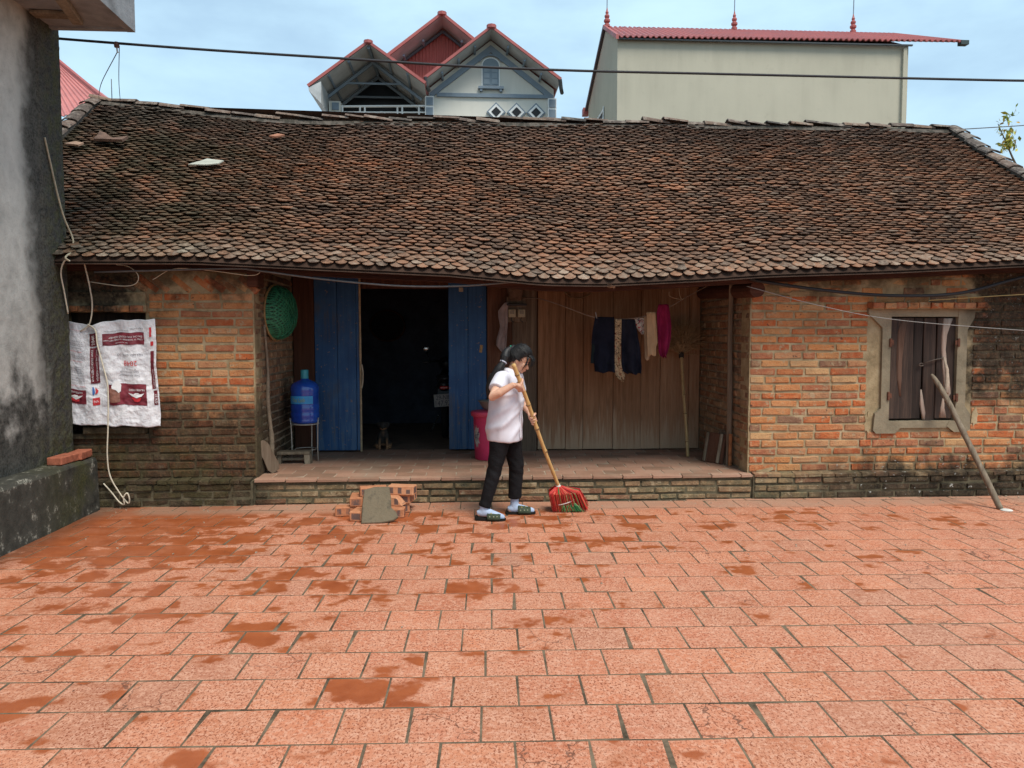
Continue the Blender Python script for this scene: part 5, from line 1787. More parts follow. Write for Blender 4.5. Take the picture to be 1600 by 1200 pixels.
# --- clothes line and laundry
CLX = [.70, 1.0, 1.415, 1.70, 1.97, 2.255, 2.45, 2.80]
CLZ = [2.105, 1.985, 1.838, 1.82, 1.85, 1.965, 2.075, 2.26]
def line_z(x):
    return interp(x, CLX, CLZ)
YC = 8.42
wire('clothes_line', [(.66, 9.1, 2.08), (.80, 8.6, 2.055), (1.0, YC, 1.985), (1.415, YC, 1.84), (1.70, YC, 1.822), (1.97, YC, 1.855), (2.255, YC, 1.965), (2.45, YC, 2.075), (2.66, YC, 2.185), (2.83, YC, 2.27)], .006, simple('old_rope', (.24, .18, .14), .9, .1, .2, 40), 'sagging rope clothes line across the porch', cat='rope')
wire('wire_hook', [(2.345, 8.40, 2.26), (2.35, 8.40, 2.12), (2.375, 8.41, 2.045), (2.41, 8.42, 2.05)], .005, simple('pale_wire', (.35, .28, .2), .6, .3, .1, 30), 'bent wire hook above the right end of the clothes line', cat='hook')
wire('forked_twig', [(2.235, 8.40, 2.125), (2.245, 8.40, 2.075), (2.37, 8.41, 2.035)], .005, simple('pale_twig', (.30, .22, .15), .8, .2, .1, 30), 'thin twig caught on the clothes line near the hook', cat='twig')
def fabric(name, c1, c2, sc_=6, spots=None):
    t = NT(name, .92, .15)
    n = t.noise(sc_, 4, .6)
    c = t.ramp(n, [(.3, c1), (.7, c2)])
    if spots:
        for (s_, lo, hi, cc) in spots:
            c = t.mix(t.sm(t.noise(s_, 3, .6, dist=.8), lo, hi), c, cc)
    t.col(c)
    t.bump(t.noise(140, 2, .5), .15, .003)
    return t.m
NAVY = fabric('navy_cloth', (.006, .008, .016), (.014, .017, .032))
GRP = 'laundry on the porch line'
cloth_sheet('dark_trousers', NAVY, [(1.845, 1.415, 1.625), (1.70, 1.39, 1.635), (1.55, 1.378, 1.63), (1.52, 1.40, 1.63), (1.3, 1.412, 1.635), (1.235, 1.42, 1.637)], YC - .015, .022, 9, 1.0, 'left pair of black trousers hanging on the clothes line', GRP)
cloth_sheet('dark_garment', fabric('teal_black_cloth', (.008, .014, .016), (.016, .024, .028)), [(1.83, 1.43, 1.60), (1.6, 1.385, 1.62), (1.34, 1.37, 1.60)], YC + .025, .015, 7, 3.0, 'dark garment hanging just behind the left black trousers', GRP)
cloth_sheet('leopard_scarf', fabric('leopard_cloth', (.40, .29, .17), (.52, .41, .27), 8, [(62, .53, .57, (.035, .02, .012)), (30, .60, .64, (.25, .05, .03))]), [(1.822, 1.632, 1.705), (1.6, 1.632, 1.70), (1.42, 1.633, 1.695), (1.28, 1.63, 1.71), (1.20, 1.65, 1.745), (1.14, 1.715, 1.735)], YC - .03, .014, 6, 4.0, 'leopard print scarf hanging between the two black trousers', GRP, 12, 36)
cloth_sheet('dark_trousers', fabric('black_blue_cloth', (.008, .010, .020), (.020, .022, .036)), [(1.822, 1.71, 1.86), (1.70, 1.71, 1.885), (1.5, 1.715, 1.925), (1.3, 1.72, 1.94), (1.25, 1.735, 1.94), (1.215, 1.79, 1.935)], YC - .01, .026, 8, 6.0, 'right pair of black trousers hanging beside the leopard scarf', GRP)
cloth_sheet('floral_cloth', fabric('floral_cloth', (.42, .40, .37), (.55, .53, .48), 8, [(40, .54, .58, (.35, .03, .05)), (34, .58, .62, (.06, .10, .08)), (55, .60, .63, (.04, .04, .07))]), [(1.835, 1.855, 1.975), (1.74, 1.88, 1.985), (1.69, 1.91, 1.97), (1.66, 1.94, 1.955)], YC + .02, .014, 6, 2.0, 'small floral print cloth left of the beige garment', GRP, 14, 16)
cloth_sheet('beige_sleeve', fabric('beige_back', (.36, .26, .17), (.44, .33, .22)), [(1.865, 1.965, 2.05), (1.6, 1.975, 2.06), (1.37, 1.985, 2.03)], YC + .02, .010, 5, 1.0, 'narrow beige sleeve hanging behind the beige garment', GRP, 10, 24)
cloth_sheet('beige_shirt', fabric('beige_cloth', (.42, .29, .17), (.52, .37, .23)), [(1.90, 1.985, 2.085), (1.7, 1.99, 2.105), (1.55, 1.99, 2.11), (1.53, 1.995, 2.095), (1.42, 2.0, 2.095)], YC - .02, .012, 5, 3.5, 'plain beige garment folded over the clothes line', GRP, 14, 24)
cloth_sheet('magenta_top', fabric('magenta_cloth', (.16, .008, .045), (.27, .018, .08)), [(1.985, 2.115, 2.225), (1.9, 2.095, 2.245), (1.75, 2.105, 2.265), (1.6, 2.115, 2.265), (1.48, 2.125, 2.245), (1.43, 2.14, 2.225), (1.40, 2.19, 2.21)], YC - .03, .028, 8, 5.0, 'magenta top bunched at the right end of the line', GRP)
MB().cbox((1.425, YC - .02, 1.865), (.012, .014, .07), .003, (0, R(-12), 0)).build('clothes_peg', None)
o = bpy.context.scene.objects['clothes_peg']
o.data.materials.append(simple('grey_peg', (.25, .24, .24), .6, .3, .1, 20))
tag(o, 'small grey clothes peg above the left black trousers', 'peg')

# --- upturned twig broom with bamboo handle
BAM2 = wood_mat('pale_bamboo', [(.3, (.30, .19, .08)), (.5, (.42, .29, .14)), (.75, (.52, .39, .22))], grain=(24, 24, 2.0), rough=.5, both=False, streak=.2)
tb_ = thing('twig_broom', (2.535, 8.62, .25), 'upturned twig broom with bamboo handle leaning by the plank wall', 'broom')
def bamboo_tube(p0, p1, r0, r1, nodes, parent, m, name='handle'):
    p0, p1 = Vector(p0), Vector(p1)
    pts, rad = [], []
    n = 60
    for i in range(n + 1):
        t = i / n
        pts.append(p0.lerp(p1, t) + Vector((.004 * math.sin(t * 7), .003 * math.sin(t * 5), 0)))
        r = r0 + (r1 - r0) * t
        for nd in nodes:
            r += .0035 * math.exp(-((t - nd) * 90) ** 2) - .0012 * math.exp(-((t - nd - .02) * 60) ** 2)
        rad.append(r)
    h = MB().tube(pts, rad, 12).build(name, m, parent, True)
    for nd in nodes:
        a = p0.lerp(p1, nd - .004)
        b = p0.lerp(p1, nd + .004)
        rr_ = r0 + (r1 - r0) * nd + .0032
        MB().tube([a, b], rr_, 12).build('node', simple('bamboo_node', (.20, .12, .06), .7, .2, .2, 20), h, True)
    return h
bamboo_tube((2.535, 8.62, .251), (2.55, 9.02, 1.52), .019, .017, [.13, .38, .55, .75, .92], tb_, BAM2)
q = MB()
rr = random.Random(14)
for i in range(420):
    a = rr.uniform(0, 2 * math.pi)
    up_ = rr.uniform(.2, 1)
    b0 = Vector((2.55 + .02 * math.cos(a), 9.0 + .02 * math.sin(a), 1.44 + rr.uniform(-.03, .05)))
    sp2 = rr.gauss(.0, .17)
    tip = b0 + Vector((sp2, rr.uniform(-.16, .10), .40 * up_ - .5 * abs(sp2) * rr.uniform(.2, 1)))
    mid = b0.lerp(tip, .5) + Vector((rr.uniform(-.02, .02), rr.uniform(-.02, .02), .05))
    q.tube([b0, mid, tip], [.004, .0035, .0015], 4)
tag(q.build('twigs', simple('dry_twigs', (.30, .19, .10), .9, .1, .35, 30), tb_), kind='stuff')
MB().tube([(2.545, 8.97, 1.38), (2.55, 9.0, 1.46)], .03, 10).build('binding', simple('dark_binding', (.035, .028, .024), .9, .1, .2, 30), tb_, True)

# --- boards stacked against the right side wall
for i, (x, y, w, h, ry, rz, th, lab, m_) in enumerate(((2.68, 8.20, .30, .33, 0, 62, .03, 'small wooden lid with two battens leaning at the right porch corner', OLDGREY), (2.77, 8.12, .26, .36, 0, 66, .022, 'plain dark board leaning behind the battened lid at right', POST))):
    M = Matrix.Translation((x, y, .252)) @ Euler((0, 0, R(-rz))).to_matrix().to_4x4() @ Euler((R(-12), 0, 0)).to_matrix().to_4x4()
    bd = thing('wooden_lid' if i == 0 else 'board', (x, y, .252), lab, 'board')
    q = MB().cbox((0, 0, h / 2), (w, th, h), .006)
    q.v = [tuple(M @ Vector(v)) for v in q.v]
    q.build('panel', REDWOOD if i == 0 else m_, bd)
    if i == 0:
        for xx in (-.10, .10):
            q = MB().cbox((xx, -.026, h / 2), (.035, .022, h * .98), .005)
            q.v = [tuple(M @ Vector(v)) for v in q.v]
            q.build('batten', OLDGREY, bd)

# --- forked prop pole leaning on the window
pp = thing('prop_pole', (5.03, 6.89, 0), 'weathered wooden prop pole leaning against the shuttered window', 'pole')
P = [Vector((5.035, 6.885, .0)), Vector((4.976, 7.012, .26)), Vector((4.915, 7.142, .52)), Vector((4.852, 7.272, .78)), Vector((4.80, 7.375, .99)), Vector((4.75, 7.452, 1.14)), Vector((4.705, 7.51, 1.25))]
SP = spline(P, 6)
q = MB().tube(SP, [.0285 - .0001 * i + .003 * mnoise.noise((i * .4, 1, 2)) for i in range(len(SP) - 6)] + [.025, .024, .023, .021, .018, .011], 10)
q.build('shaft', OLDGREY, pp, True)
q = MB().tube([(4.80, 7.41, 1.06), (4.835, 7.45, 1.17), (4.845, 7.48, 1.30), (4.825, 7.50, 1.42)], [.026, .022, .018, .008], 8)
q.build('fork', simple('pale_split_wood', (.38, .30, .23), .9, .1, .2, 20), pp, True)
o = MB().lathe([(.004, 0), (.055, .002), (.05, .008), (.03, .013), (.004, .014)], (5.06, 6.84, .001), 9).build('plaster_crumb', simple('white_crumb', (.62, .60, .55), .95, .1, .1, 20))
tag(o, 'white plaster crumbs at the foot of the prop pole', 'crumbs')

# --- scraps on the roof
def roof_scrap(name, x, t, out, th, rot, m, label, cat='scrap', curl=0.0):
    p = roof_pt(x, t)
    v = (roof_pt(x, t + .02) - p).normalized()
    n = Vector((1, 0, 0)).cross(v)
    M = Matrix.Translation(p + n * .05) @ Matrix((Vector((1, 0, 0)), v, n)).transposed().to_4x4() @ Matrix.Rotation(R(rot), 4, 'Z') @ Matrix.Rotation(R(-7), 4, 'X')
    q = MB()
    rings = []
    for zz in (0, th):
        rings.append([M @ Vector((a, b, zz + curl * a * a)) for a, b in out])
    q.loft(rings)
    return tag(q.build(name, m), label, cat)
roof_scrap('sheet_scrap', -2.86, .55, [(-.17, -.09), (.02, -.13), (.15, -.10), (.19, .02), (.12, .05), (.0, .13), (-.06, .04), (-.10, .0)], .012, 8, simple('pale_sheet', (.42, .42, .36), .9, .1, .12, 8), 'pale grey broken sheet lying on the roof at left')
roof_scrap('bark_scrap', -4.02, .66, [(-.16, -.05), (.16, -.07), (.18, .06), (.0, .05), (-.12, .20), (-.20, .24), (-.17, .10)], .03, 0, simple('brown_bark', (.16, .10, .075), .9, .1, .3, 12), 'curled brown bark scrap lying high on the left roof', curl=.6)
roof_scrap('tile_shard', -4.36, .62, [(-.09, -.04), (.08, -.05), (.09, .04), (-.02, .06)], .02, -10, simple('tan_shard', (.42, .27, .19), .9, .1, .15, 12), 'pale tan tile shard beside the grey wall on the roof', 'tile shard')
roof_scrap('tile_shard', -2.3, .83, [(-.02, -.09), (.05, -.05), (.06, .09), (-.03, .06)], .02, -35, simple('orange_shard', (.34, .16, .10), .9, .1, .15, 12), 'orange tile shard near the ridge above the bark', 'tile shard')

# ================================================================== inside the doorway
fan = thing('round_tray', (-1.2, 12.26, 1.9), 'dark round tray hung on the back wall of the room', 'tray')
q = MB().tube([(-1.24 + .27 * math.cos(a), 12.25, 1.80 + .24 * math.sin(a)) for a in np.linspace(0, 2 * math.pi, 36)], .016, 6)
q.build('rim', BEAM, fan, True)
q = MB().prism([(-1.24 + .26 * math.cos(a), 12.27, 1.80 + .23 * math.sin(a)) for a in np.linspace(0, 2 * math.pi, 33)[:-1]], (0, .012, 0))
q.build('disc', simple('dark_wicker', (.02, .02, .024), .9, .1, .2, 20), fan)

# --- motorbike, seen from behind
mb = thing('motorbike', (-.33, 11.0, .245), 'dark motorbike parked in the unlit room behind the right door', 'motorbike')
BLK = simple('black_plastic', (.015, .015, .018), .35, .4, .2, 20)
CHR = simple('chrome', (.45, .45, .45), .25, .5, .1, 20, .02, .9)
MX = -.30
for yy in (10.62, 11.85):
    wh_ = MB().tube([(MX, yy + .25 * math.cos(a), .52 + .25 * math.sin(a)) for a in np.linspace(0, 2 * math.pi, 33)], .045, 10).build('wheel', simple('rubber', (.012, .012, .013), .8, .2, .2, 20), mb, True)
    MB().tube([(MX, yy + .205 * math.cos(a), .52 + .205 * math.sin(a)) for a in np.linspace(0, 2 * math.pi, 33)], .018, 8).build('rim', CHR, wh_, True)
    q = MB()
    for k in range(8):
        a = math.pi * k / 4
        q.tube([(MX, yy, .52), (MX, yy + .2 * math.cos(a), .52 + .2 * math.sin(a))], .006, 4)
    q.build('spokes', CHR, wh_)
q = MB().loft([[Vector((MX + w * math.cos(a), yy, z + h * math.sin(a))) for a in np.linspace(0, 2 * math.pi, 13)[:-1]] for yy, w, z, h in ((10.34, .05, .98, .05), (10.40, .09, .97, .08), (10.7, .12, .93, .12), (11.1, .12, .85, .16), (11.35, .09, .75, .12), (11.55, .10, .85, .16), (11.68, .12, .95, .2))])
q.build('bodywork', BLK, mb, True)
q = MB().loft([[Vector((MX + w * math.cos(a), yy, z + .05 * math.sin(a))) for a in np.linspace(0, 2 * math.pi, 13)[:-1]] for yy, w, z in ((10.38, .08, 1.06), (10.6, .12, 1.07), (10.95, .12, 1.03), (11.2, .09, 1.02))])
q.build('seat', BLK, mb, True)
MB().tube([(MX - .34, 11.5, 1.24), (MX - .18, 11.62, 1.26), (MX + .18, 11.62, 1.26), (MX + .34, 11.5, 1.24)], .016, 8).build('handlebar', BLK, mb, True)
MB().ell((MX, 11.66, 1.22), (.11, .10, .11)).build('headlamp', BLK, mb, True)
for s in (-1, 1):
    m_ = MB().tube([(MX + s * .24, 11.55, 1.25), (MX + s * .30, 11.52, 1.42)], .006, 6).build('mirror_stem', CHR, mb)
    MB().ell((MX + s * .30, 11.52, 1.45), (.055, .012, .04)).build('mirror', CHR, m_, True)
MB().cbox((MX, 10.325, .945), (.12, .03, .045), .012).build('tail_light', simple('red_lens', (.35, .01, .02), .2, .5, .1, 20), mb)
pt = MB().cbox((MX - .02, 10.305, .775), (.23, .006, .17), .003, (0, R(-4), 0)).build('number_plate', simple('plate_white', (.30, .30, .29), .5, .3, .06, 20), mb)
for body, z, w in (('29-N8', .812, .175), ('147.92', .735, .20)):
    me = text_mesh(body, 1.0)
    a = arr_verts(me)
    a *= w / (a[:, 0].max() - a[:, 0].min())
    MB().add([(MX - .02 + p[0], 10.3005, z + p[1] * 1.25 + p[0] * .07) for p in a], [tuple(f.vertices) for f in me.polygons]).build('lettering', INK, pt)
MB().prism([(MX - .07, 10.36, .70), (MX + .07, 10.36, .70), (MX + .09, 10.42, .93), (MX - .09, 10.42, .93)], (0, .02, 0)).build('mudguard', BLK, mb)
MB().tube([(MX + .13, 10.45, .50), (MX + .13, 11.0, .46)], .045, 10).build('exhaust', CHR, mb, True)
MB().tube([(MX - .1, 11.05, .50), (MX - .22, 11.1, .25)], .012, 6).build('side_stand', CHR, mb)

# --- puppy sitting at the threshold
dog = thing('puppy', (-1.02, 9.5, .25), 'small black and tan puppy sitting inside the doorway', 'dog')
FUR = NT('black_tan_fur', .85, .2)
_s = FUR.sep(FUR.obj)
_n = FUR.noise(30, 4, .6)
_tan = FUR.math('MAXIMUM', FUR.sm(FUR.math('ADD', _s[2], FUR.math('MULTIPLY', _n, .04)), .10, .05), FUR.math('MULTIPLY', FUR.sm(_s[1], -.06, -.085), FUR.sm(_s[2], .27, .26)))
FUR.col(FUR.mix(FUR.math('MULTIPLY', _tan, .85), FUR.ramp(_n, [(.3, (.012, .011, .011)), (.7, (.04, .034, .03))]), (.32, .17, .085)))
FUR.bump(FUR.noise(150, 3, .6), .5, .006)
D = lambda x, y, z: (-1.02 + x, 9.5 + y, .25 + z)
q = MB()
q.tube([D(-.03, .05, .075), D(-.01, .02, .13), D(.0, -.01, .19), D(.0, -.03, .235)], [.078, .076, .062, .045], 12)
q.ell(D(.0, -.045, .285), (.058, .062, .055))
q.tube([D(.0, -.08, .275), D(.0, -.118, .262)], [.034, .022], 10)
for s in (-1, 1):
    q.tube([D(.038 * s, -.03, .18), D(.045 * s, -.055, .09), D(.047 * s, -.06, .02)], [.03, .022, .018], 8)
    q.ell(D(.047 * s, -.078, .014), (.021, .03, .015))
    q.ell(D(.07 * s - .01, .03, .055), (.04, .06, .055))
    q.ell(D(.075 * s, -.025, .016), (.02, .042, .016))
    q.tube([D(.042 * s, -.03, .325), D(.062 * s, -.035, .315), D(.066 * s, -.045, .275)], [.016, .02, .008], 6)
q.tube([D(-.05, .10, .04), D(-.10, .12, .02), D(-.15, .09, .016)], [.018, .012, .006], 6)
bd_ = q.build('body', FUR.m, dog)
evaluated(bd_, [('REMESH', dict(mode='VOXEL', voxel_size=.007)), ('SMOOTH', dict(factor=.5, iterations=4))])
for s in (-1, 1):
    MB().ell(D(.026 * s, -.1, .298), (.009, .006, .009), None, 8, 6).build('eye', simple('dark_eye', (.01, .008, .006), .1, .6, 0, 20, 0), dog, True)
MB().ell(D(0, -.14, .268), (.012, .008, .009), None, 8, 6).build('nose', simple('dark_eye', (.01, .008, .006), .1, .6, 0, 20, 0), dog, True)

# ================================================================== sweeping girl
per = thing('person', (.35, 6.86, 0), 'person in white short-sleeved shirt and black trousers sweeping with a broom', 'person')
SKIN = NT('skin', .55, .35)
_n = SKIN.noise(14, 3, .55)
SKIN.col(SKIN.ramp(_n, [(.3, (.55, .30, .20)), (.7, (.66, .39, .275))]))
SKIN.b.inputs['Subsurface Weight'].default_value = .12
SKIN.b.inputs['Subsurface Radius'].default_value = (.012, .005, .003)
SKIN.bump(SKIN.noise(180, 2, .5), .08, .002)
yaw = R(-25)
FW = Vector((math.cos(yaw), math.sin(yaw), 0))            # the way she faces
RT_ = Vector((math.sin(yaw), -math.cos(yaw), 0))           # towards her right hand side
def tor(c, f=0.0, r=0.0, u=0.0):
    return Vector(c) + FW * f + RT_ * r + Vector((0, 0, u))
def torso_rings(spec, seg=28, tilt=0.0):
    out = []
    A5 = np.array(spec, float)
    n5 = len(A5)
    E5 = np.vstack([2 * A5[0] - A5[1], A5, 2 * A5[-1] - A5[-2]])
    dense = []
    for i5 in range(1, n5):
        for t5 in (0, .2, .4, .6, .8):
            p0, p1, p2, p3 = E5[i5 - 1], E5[i5], E5[i5 + 1], E5[i5 + 2]
            dense.append(.5 * (2 * p1 + (p2 - p0) * t5 + (2 * p0 - 5 * p1 + 4 * p2 - p3) * t5 ** 2 + (3 * p1 - p0 - 3 * p2 + p3) * t5 ** 3))
    dense.append(A5[-1])
    for (x, y, z, a, b) in dense:
        ring = []
        for k in range(seg):
            an = 2 * math.pi * k / seg
            ca, sa = math.cos(an), math.sin(an)
            ring.append(Vector((x, y, z)) + FW * (a * math.copysign(abs(ca) ** .9, ca)) + RT_ * (b * math.copysign(abs(sa) ** .85, sa)) + Vector((0, 0, tilt * ca)))
        out.append(ring)
    return out
# broom axis
H0, H1 = Vector((.402, 6.585, 1.394)), Vector((.853, 7.06, .235))
HD = (H1 - H0).normalized()
hp = lambda t: H0.lerp(H1, t)
# head frame
HC = Vector((.478, 6.85, 1.428))
hy, hpit = R(-12), R(30)
HF = Vector((math.cos(hy) * math.cos(hpit), math.sin(hy) * math.cos(hpit), -math.sin(hpit)))
HR = Vector((math.sin(hy), -math.cos(hy), 0))
HU = HR.cross(HF).normalized()
HM = Matrix((HF, -HR, HU)).transposed()                    # columns: forward, left, up
def hd(f, l, u):
    return HC + HM @ Vector((f, l, u))

body = MB()
# hidden trunk, neck
body.loft(torso_rings([(.345, 6.865, .74, .095, .15), (.345, 6.865, .84, .10, .15), (.35, 6.865, 1.0, .09, .125), (.365, 6.865, 1.15, .10, .14), (.385, 6.862, 1.26, .085, .135), (.40, 6.86, 1.30, .06, .075)]))
body.tube([(.392, 6.86, 1.25), (.415, 6.858, 1.32), (.448, 6.853, 1.39)], [.06, .052, .052], 14)
# skull, jaw, face
body.ell(hd(-.008, 0, .022), (.093, .074, .094), HM, 24, 16)
body.ell(hd(.030, 0, -.035), (.062, .058, .078), HM, 20, 14)
body.ell(hd(.056, 0, -.088), (.028, .030, .022), HM, 14, 10)          # chin
for s in (-1, 1):
    body.ell(hd(.052, .034 * s, -.028), (.030, .026, .030), HM, 12, 8)  # cheeks
    body.ell(hd(-.008, .074 * s, -.012), (.017, .009, .030), HM, 10, 8)  # ears
body.loft([[hd(f_, w * math.cos(a), u + h * math.sin(a)) for a in np.linspace(0, 2 * math.pi, 9)[:-1]] for f_, w, u, h in ((.07, .017, -.022, .035), (.095, .014, -.030, .018), (.107, .012, -.037, .010), (.111, .006, -.040, .005))])
body.ell(hd(.083, 0, -.062), (.014, .022, .008), HM, 10, 8)            # lips
body.ell(hd(.080, 0, -.072), (.014, .019, .007), HM, 10, 8)
# arms
RSH, REL, RWR = tor((.385, 6.86, 1.26), -.01, .150), Vector((.222, 6.535, 1.118)), Vector((.405, 6.545, 1.222))
LSH, LEL, LWR = tor((.385, 6.86, 1.26), .0, -.150), Vector((.50, 7.05, 1.03)), Vector((.572, 6.885, .945))
for A_, B_, C_ in ((RSH, REL, RWR), (LSH, LEL, LWR)):
    P_ = [A_, A_.lerp(B_, .35), A_.lerp(B_, .7), B_, B_.lerp(C_, .3), B_.lerp(C_, .65), C_]
    body.tube(P_, [.052, .047, .042, .040, .038, .031, .024], 14)
# hands closing round the handle
def hand(wrist, grip, axis, side, up):
    """axis: along the handle (towards the broom head); the fingers wrap round it"""
    axis = axis.normalized()
    toW = (wrist - grip)
    toW = (toW - axis * toW.dot(axis)).normalized()        # from handle to the wrist side
    tang = axis.cross(toW).normalized() * side
    kn = grip + toW * .030                                  # palm lies on this side
    body.tube([wrist, wrist.lerp(kn, .45) + tang * .002, kn + tang * .010], [.024, .031, .030], 12, True, .72)
    # palm block
    body.loft([[kn + axis * a * .040 + toW * b * .013 + tang * c for a, b in ((-1, -1), (1, -1), (1, 1), (-1, 1))] for c in (-.030, .0, .030)])
    for k, (sh_, ln) in enumerate(((-.034, .92), (-.0115, 1.0), (.0115, .97), (.034, .82))):
        base = kn + axis * sh_ * up
        pts = []
        for a in (70, 105, 145, 190, 235, 275):
            if a > 275 * ln:
                break
            an = R(a)
            rad_ = .0275
            pts.append(base - toW * .030 + toW * rad_ * math.cos(an - R(55)) + tang * rad_ * math.sin(an - R(55)) + axis * .0)
        body.tube(pts, [.0088, .0092, .0088, .0084, .0078, .0070][:len(pts)], 8)
    tb0 = kn - axis * .036 * up - tang * .020
    body.tube([tb0, tb0 - toW * .022 - tang * .012 - axis * .012 * up, tb0 - toW * .046 - tang * .004 - axis * .018 * up, tb0 - toW * .062 + tang * .014 - axis * .018 * up], [.0125, .0115, .0100, .0080], 8)
hand(RWR, hp(.165), HD, 1, 1)
hand(LWR, hp(.435), HD, -1, 1)
# legs and feet inside trousers and socks
HIPR, KNR, ANR = tor((.345, 6.865, .80), 0, .075), Vector((.247, 6.775, .445)), Vector((.152, 6.745, .10))
HIPL, KNL, ANL = tor((.345, 6.865, .80), .01, -.075), Vector((.452, 6.945, .455)), Vector((.437, 6.975, .115))
for A_, B_, C_ in ((HIPR, KNR, ANR), (HIPL, KNL, ANL)):
    body.tube([A_, A_.lerp(B_, .5), B_, B_.lerp(C_, .4), C_, C_ + Vector((.0, 0, -.04))], [.075, .062, .046, .045, .031, .03], 12)
FOOT = ((ANR, Vector((1, -.12, 0)).normalized(), .018), (ANL, Vector((1, -.03, 0)).normalized(), .0))
for C_, d, heel in FOOT:
    C0 = Vector((C_.x, C_.y, .045 + heel))
    body.tube([C0 - d * .055 + Vector((0, 0, -.004)), C0 + d * .02 + Vector((0, 0, .0)), C0 + d * .10 + Vector((0, 0, -.012 - heel * .6)), C0 + d * .165 + Vector((0, 0, -.018 - heel))], [.026, .034, .030, .018], 12)
bo = body.build('body', SKIN.m, per)
evaluated(bo, [('REMESH', dict(mode='VOXEL', voxel_size=.0042)), ('SMOOTH', dict(factor=.5, iterations=3))])

# --- face details
DARKE = simple('dark_eye', (.01, .008, .006), .1, .6, 0, 20, 0)
for s in (-1, 1):
    MB().ell(hd(.0815, .030 * s, -.008), (.006, .014, .006), HM, 10, 8).build('eye', DARKE, per, True)
    MB().tube([hd(.083, .014 * s, .014), hd(.085, .030 * s, .019), hd(.072, .046 * s, .013)], [.002, .003, .0015], 6).build('eyebrow', DARKE, per)
MB().ell(hd(.0915, 0, -.066), (.006, .019, .006), HM, 10, 8).build('lips', simple('lip', (.46, .16, .13), .5, .3, .05, 30), per, True)

# --- hair: cap, fringe, ponytail with two ties
HAIR = NT('black_hair', .5, .4)
_v = HAIR.scale(HAIR.pos, (14, 14, 60))
_n = HAIR.noise(1.6, 4, .6, HAIR.scale(HAIR.pos, (40, 160, 40)))
HAIR.col(HAIR.ramp(_n, [(.3, (.004, .004, .0045)), (.7, (.014, .012, .012))]))
HAIR.bump(_n, .5, .004)
HAIR = HAIR.m
q = MB()
seg, rg = 40, 22
rows_ = []
for i in range(rg + 1):
    el = R(90 - 158 * i / rg)
    ring = []
    for k in range(seg):
        b = 2 * math.pi * k / seg
        f_, l_, u_ = math.cos(el) * math.cos(b), math.cos(el) * math.sin(b), math.sin(el)
        face = max(0.0, f_) ** 1.0
        # hairline: the cap lifts off at the face and over the ears
        lim = -.72 + 1.18 * max(0, f_ + .25) ** .8
        lim = min(lim, .42)
        uu = max(u_, lim)
        if u_ < lim:
            sc3 = .90
        else:
            sc3 = 1.0
        wav = 1 + .012 * math.sin(b * 13 + el * 4) + .01 * mnoise.noise((b * 5, el * 2, 3))
        ring.append(hd(-.010 + f_ * .106 * sc3 * wav, l_ * .088 * sc3 * wav, .024 + uu * .112 * sc3))
    rows_.append(ring)
q.loft(rows_, True)
q.ell(hd(-.098, 0, .045), (.045, .045, .045), HM, 16, 10)
q.ell(hd(-.075, 0, -.02), (.04, .06, .05), HM, 16, 10)
ho = q.build('hair', HAIR, per)
evaluated(ho, [('REMESH', dict(mode='VOXEL', voxel_size=.006)), ('SMOOTH', dict(factor=.5, iterations=3))])
PT0 = hd(-.115, 0, .06)
q = MB()
bk_ = Vector((-1, 0, .36)).normalized()
for i in range(300):                                       # combed strands from the hairline back to the tie
    rr = random.Random(2000 + i)
    if i % 2:
        st_ = Vector((math.cos(rr.uniform(-1.0, 1.0)) * .78, rr.uniform(-.9, .9), rr.uniform(.30, .75)))
    else:
        st_ = Vector((rr.uniform(-.4, .45), (1 if i % 4 else -1) * rr.uniform(.75, 1.0), rr.uniform(-.35, .55)))
    st_.normalize()
    P_ = []
    for k in range(9):
        t_ = k / 8
        d_ = st_.slerp(bk_, t_ * rr.uniform(.93, 1.0)) if st_.dot(bk_) > -.99 else st_
        w_ = 1.015 + .03 * math.sin(math.pi * t_) * rr.random() + (.02 * rr.random() if k in (0, 8) else 0)
        P_.append(hd(-.010 + d_.x * .106 * w_, d_.y * .088 * w_, .024 + d_.z * .112 * w_))
    q.tube(P_, [.0012, .0024, .0028, .0028, .0028, .0028, .0028, .0024, .0018], 4)
tag(q.build('combed_strands', HAIR, per, True), kind='stuff')
tail_pts = [PT0, Vector((.358, 6.83, 1.495)), Vector((.340, 6.815, 1.44)), Vector((.325, 6.80, 1.40)), Vector((.290, 6.79, 1.35)), Vector((.245, 6.785, 1.28)), Vector((.208, 6.79, 1.20)), Vector((.192, 6.795, 1.14)), Vector((.186, 6.80, 1.095))]
TP = spline(tail_pts, 5)
trad = [interp(i, [0, 4, 9, 13, 15, 20, 27, 33, 40], [.020, .032, .044, .034, .026, .038, .036, .026, .006]) for i in range(len(TP))]
q = MB().tube(TP, trad, 14)
for i in range(60):                                        # locks standing out from the tail
    rr = random.Random(900 + i)
    k0 = rr.randrange(3, 28)
    ln = rr.randrange(7, 13)
    o3 = Vector((rr.gauss(0, 1), rr.gauss(0, 1), rr.gauss(0, .3)))
    o3 = o3.normalized() * rr.uniform(.7, 1.05)
    P_ = [TP[min(k, len(TP) - 1)] + o3 * trad[min(k, len(TP) - 1)] * 1.02 for k in range(k0, k0 + ln)]
    q.tube(P_, [.0045 * (1 - .7 * j_ / ln) for j_ in range(ln)], 5)
q.build('ponytail', HAIR, per, True)
MB().tube([PT0 + Vector((.004, -.006, -.004)), PT0 + Vector((-.006, -.008, -.016))], [.030, .031], 12).build('hair_tie', simple('green_tie', (.02, .28, .17), .6, .3, .1, 30), per, True)
MB().tube([TP[14], TP[15]], [.0335, .032], 12).build('hair_tie', simple('pale_tie', (.5, .5, .58), .6, .3, .1, 30), per, True)
q = MB()
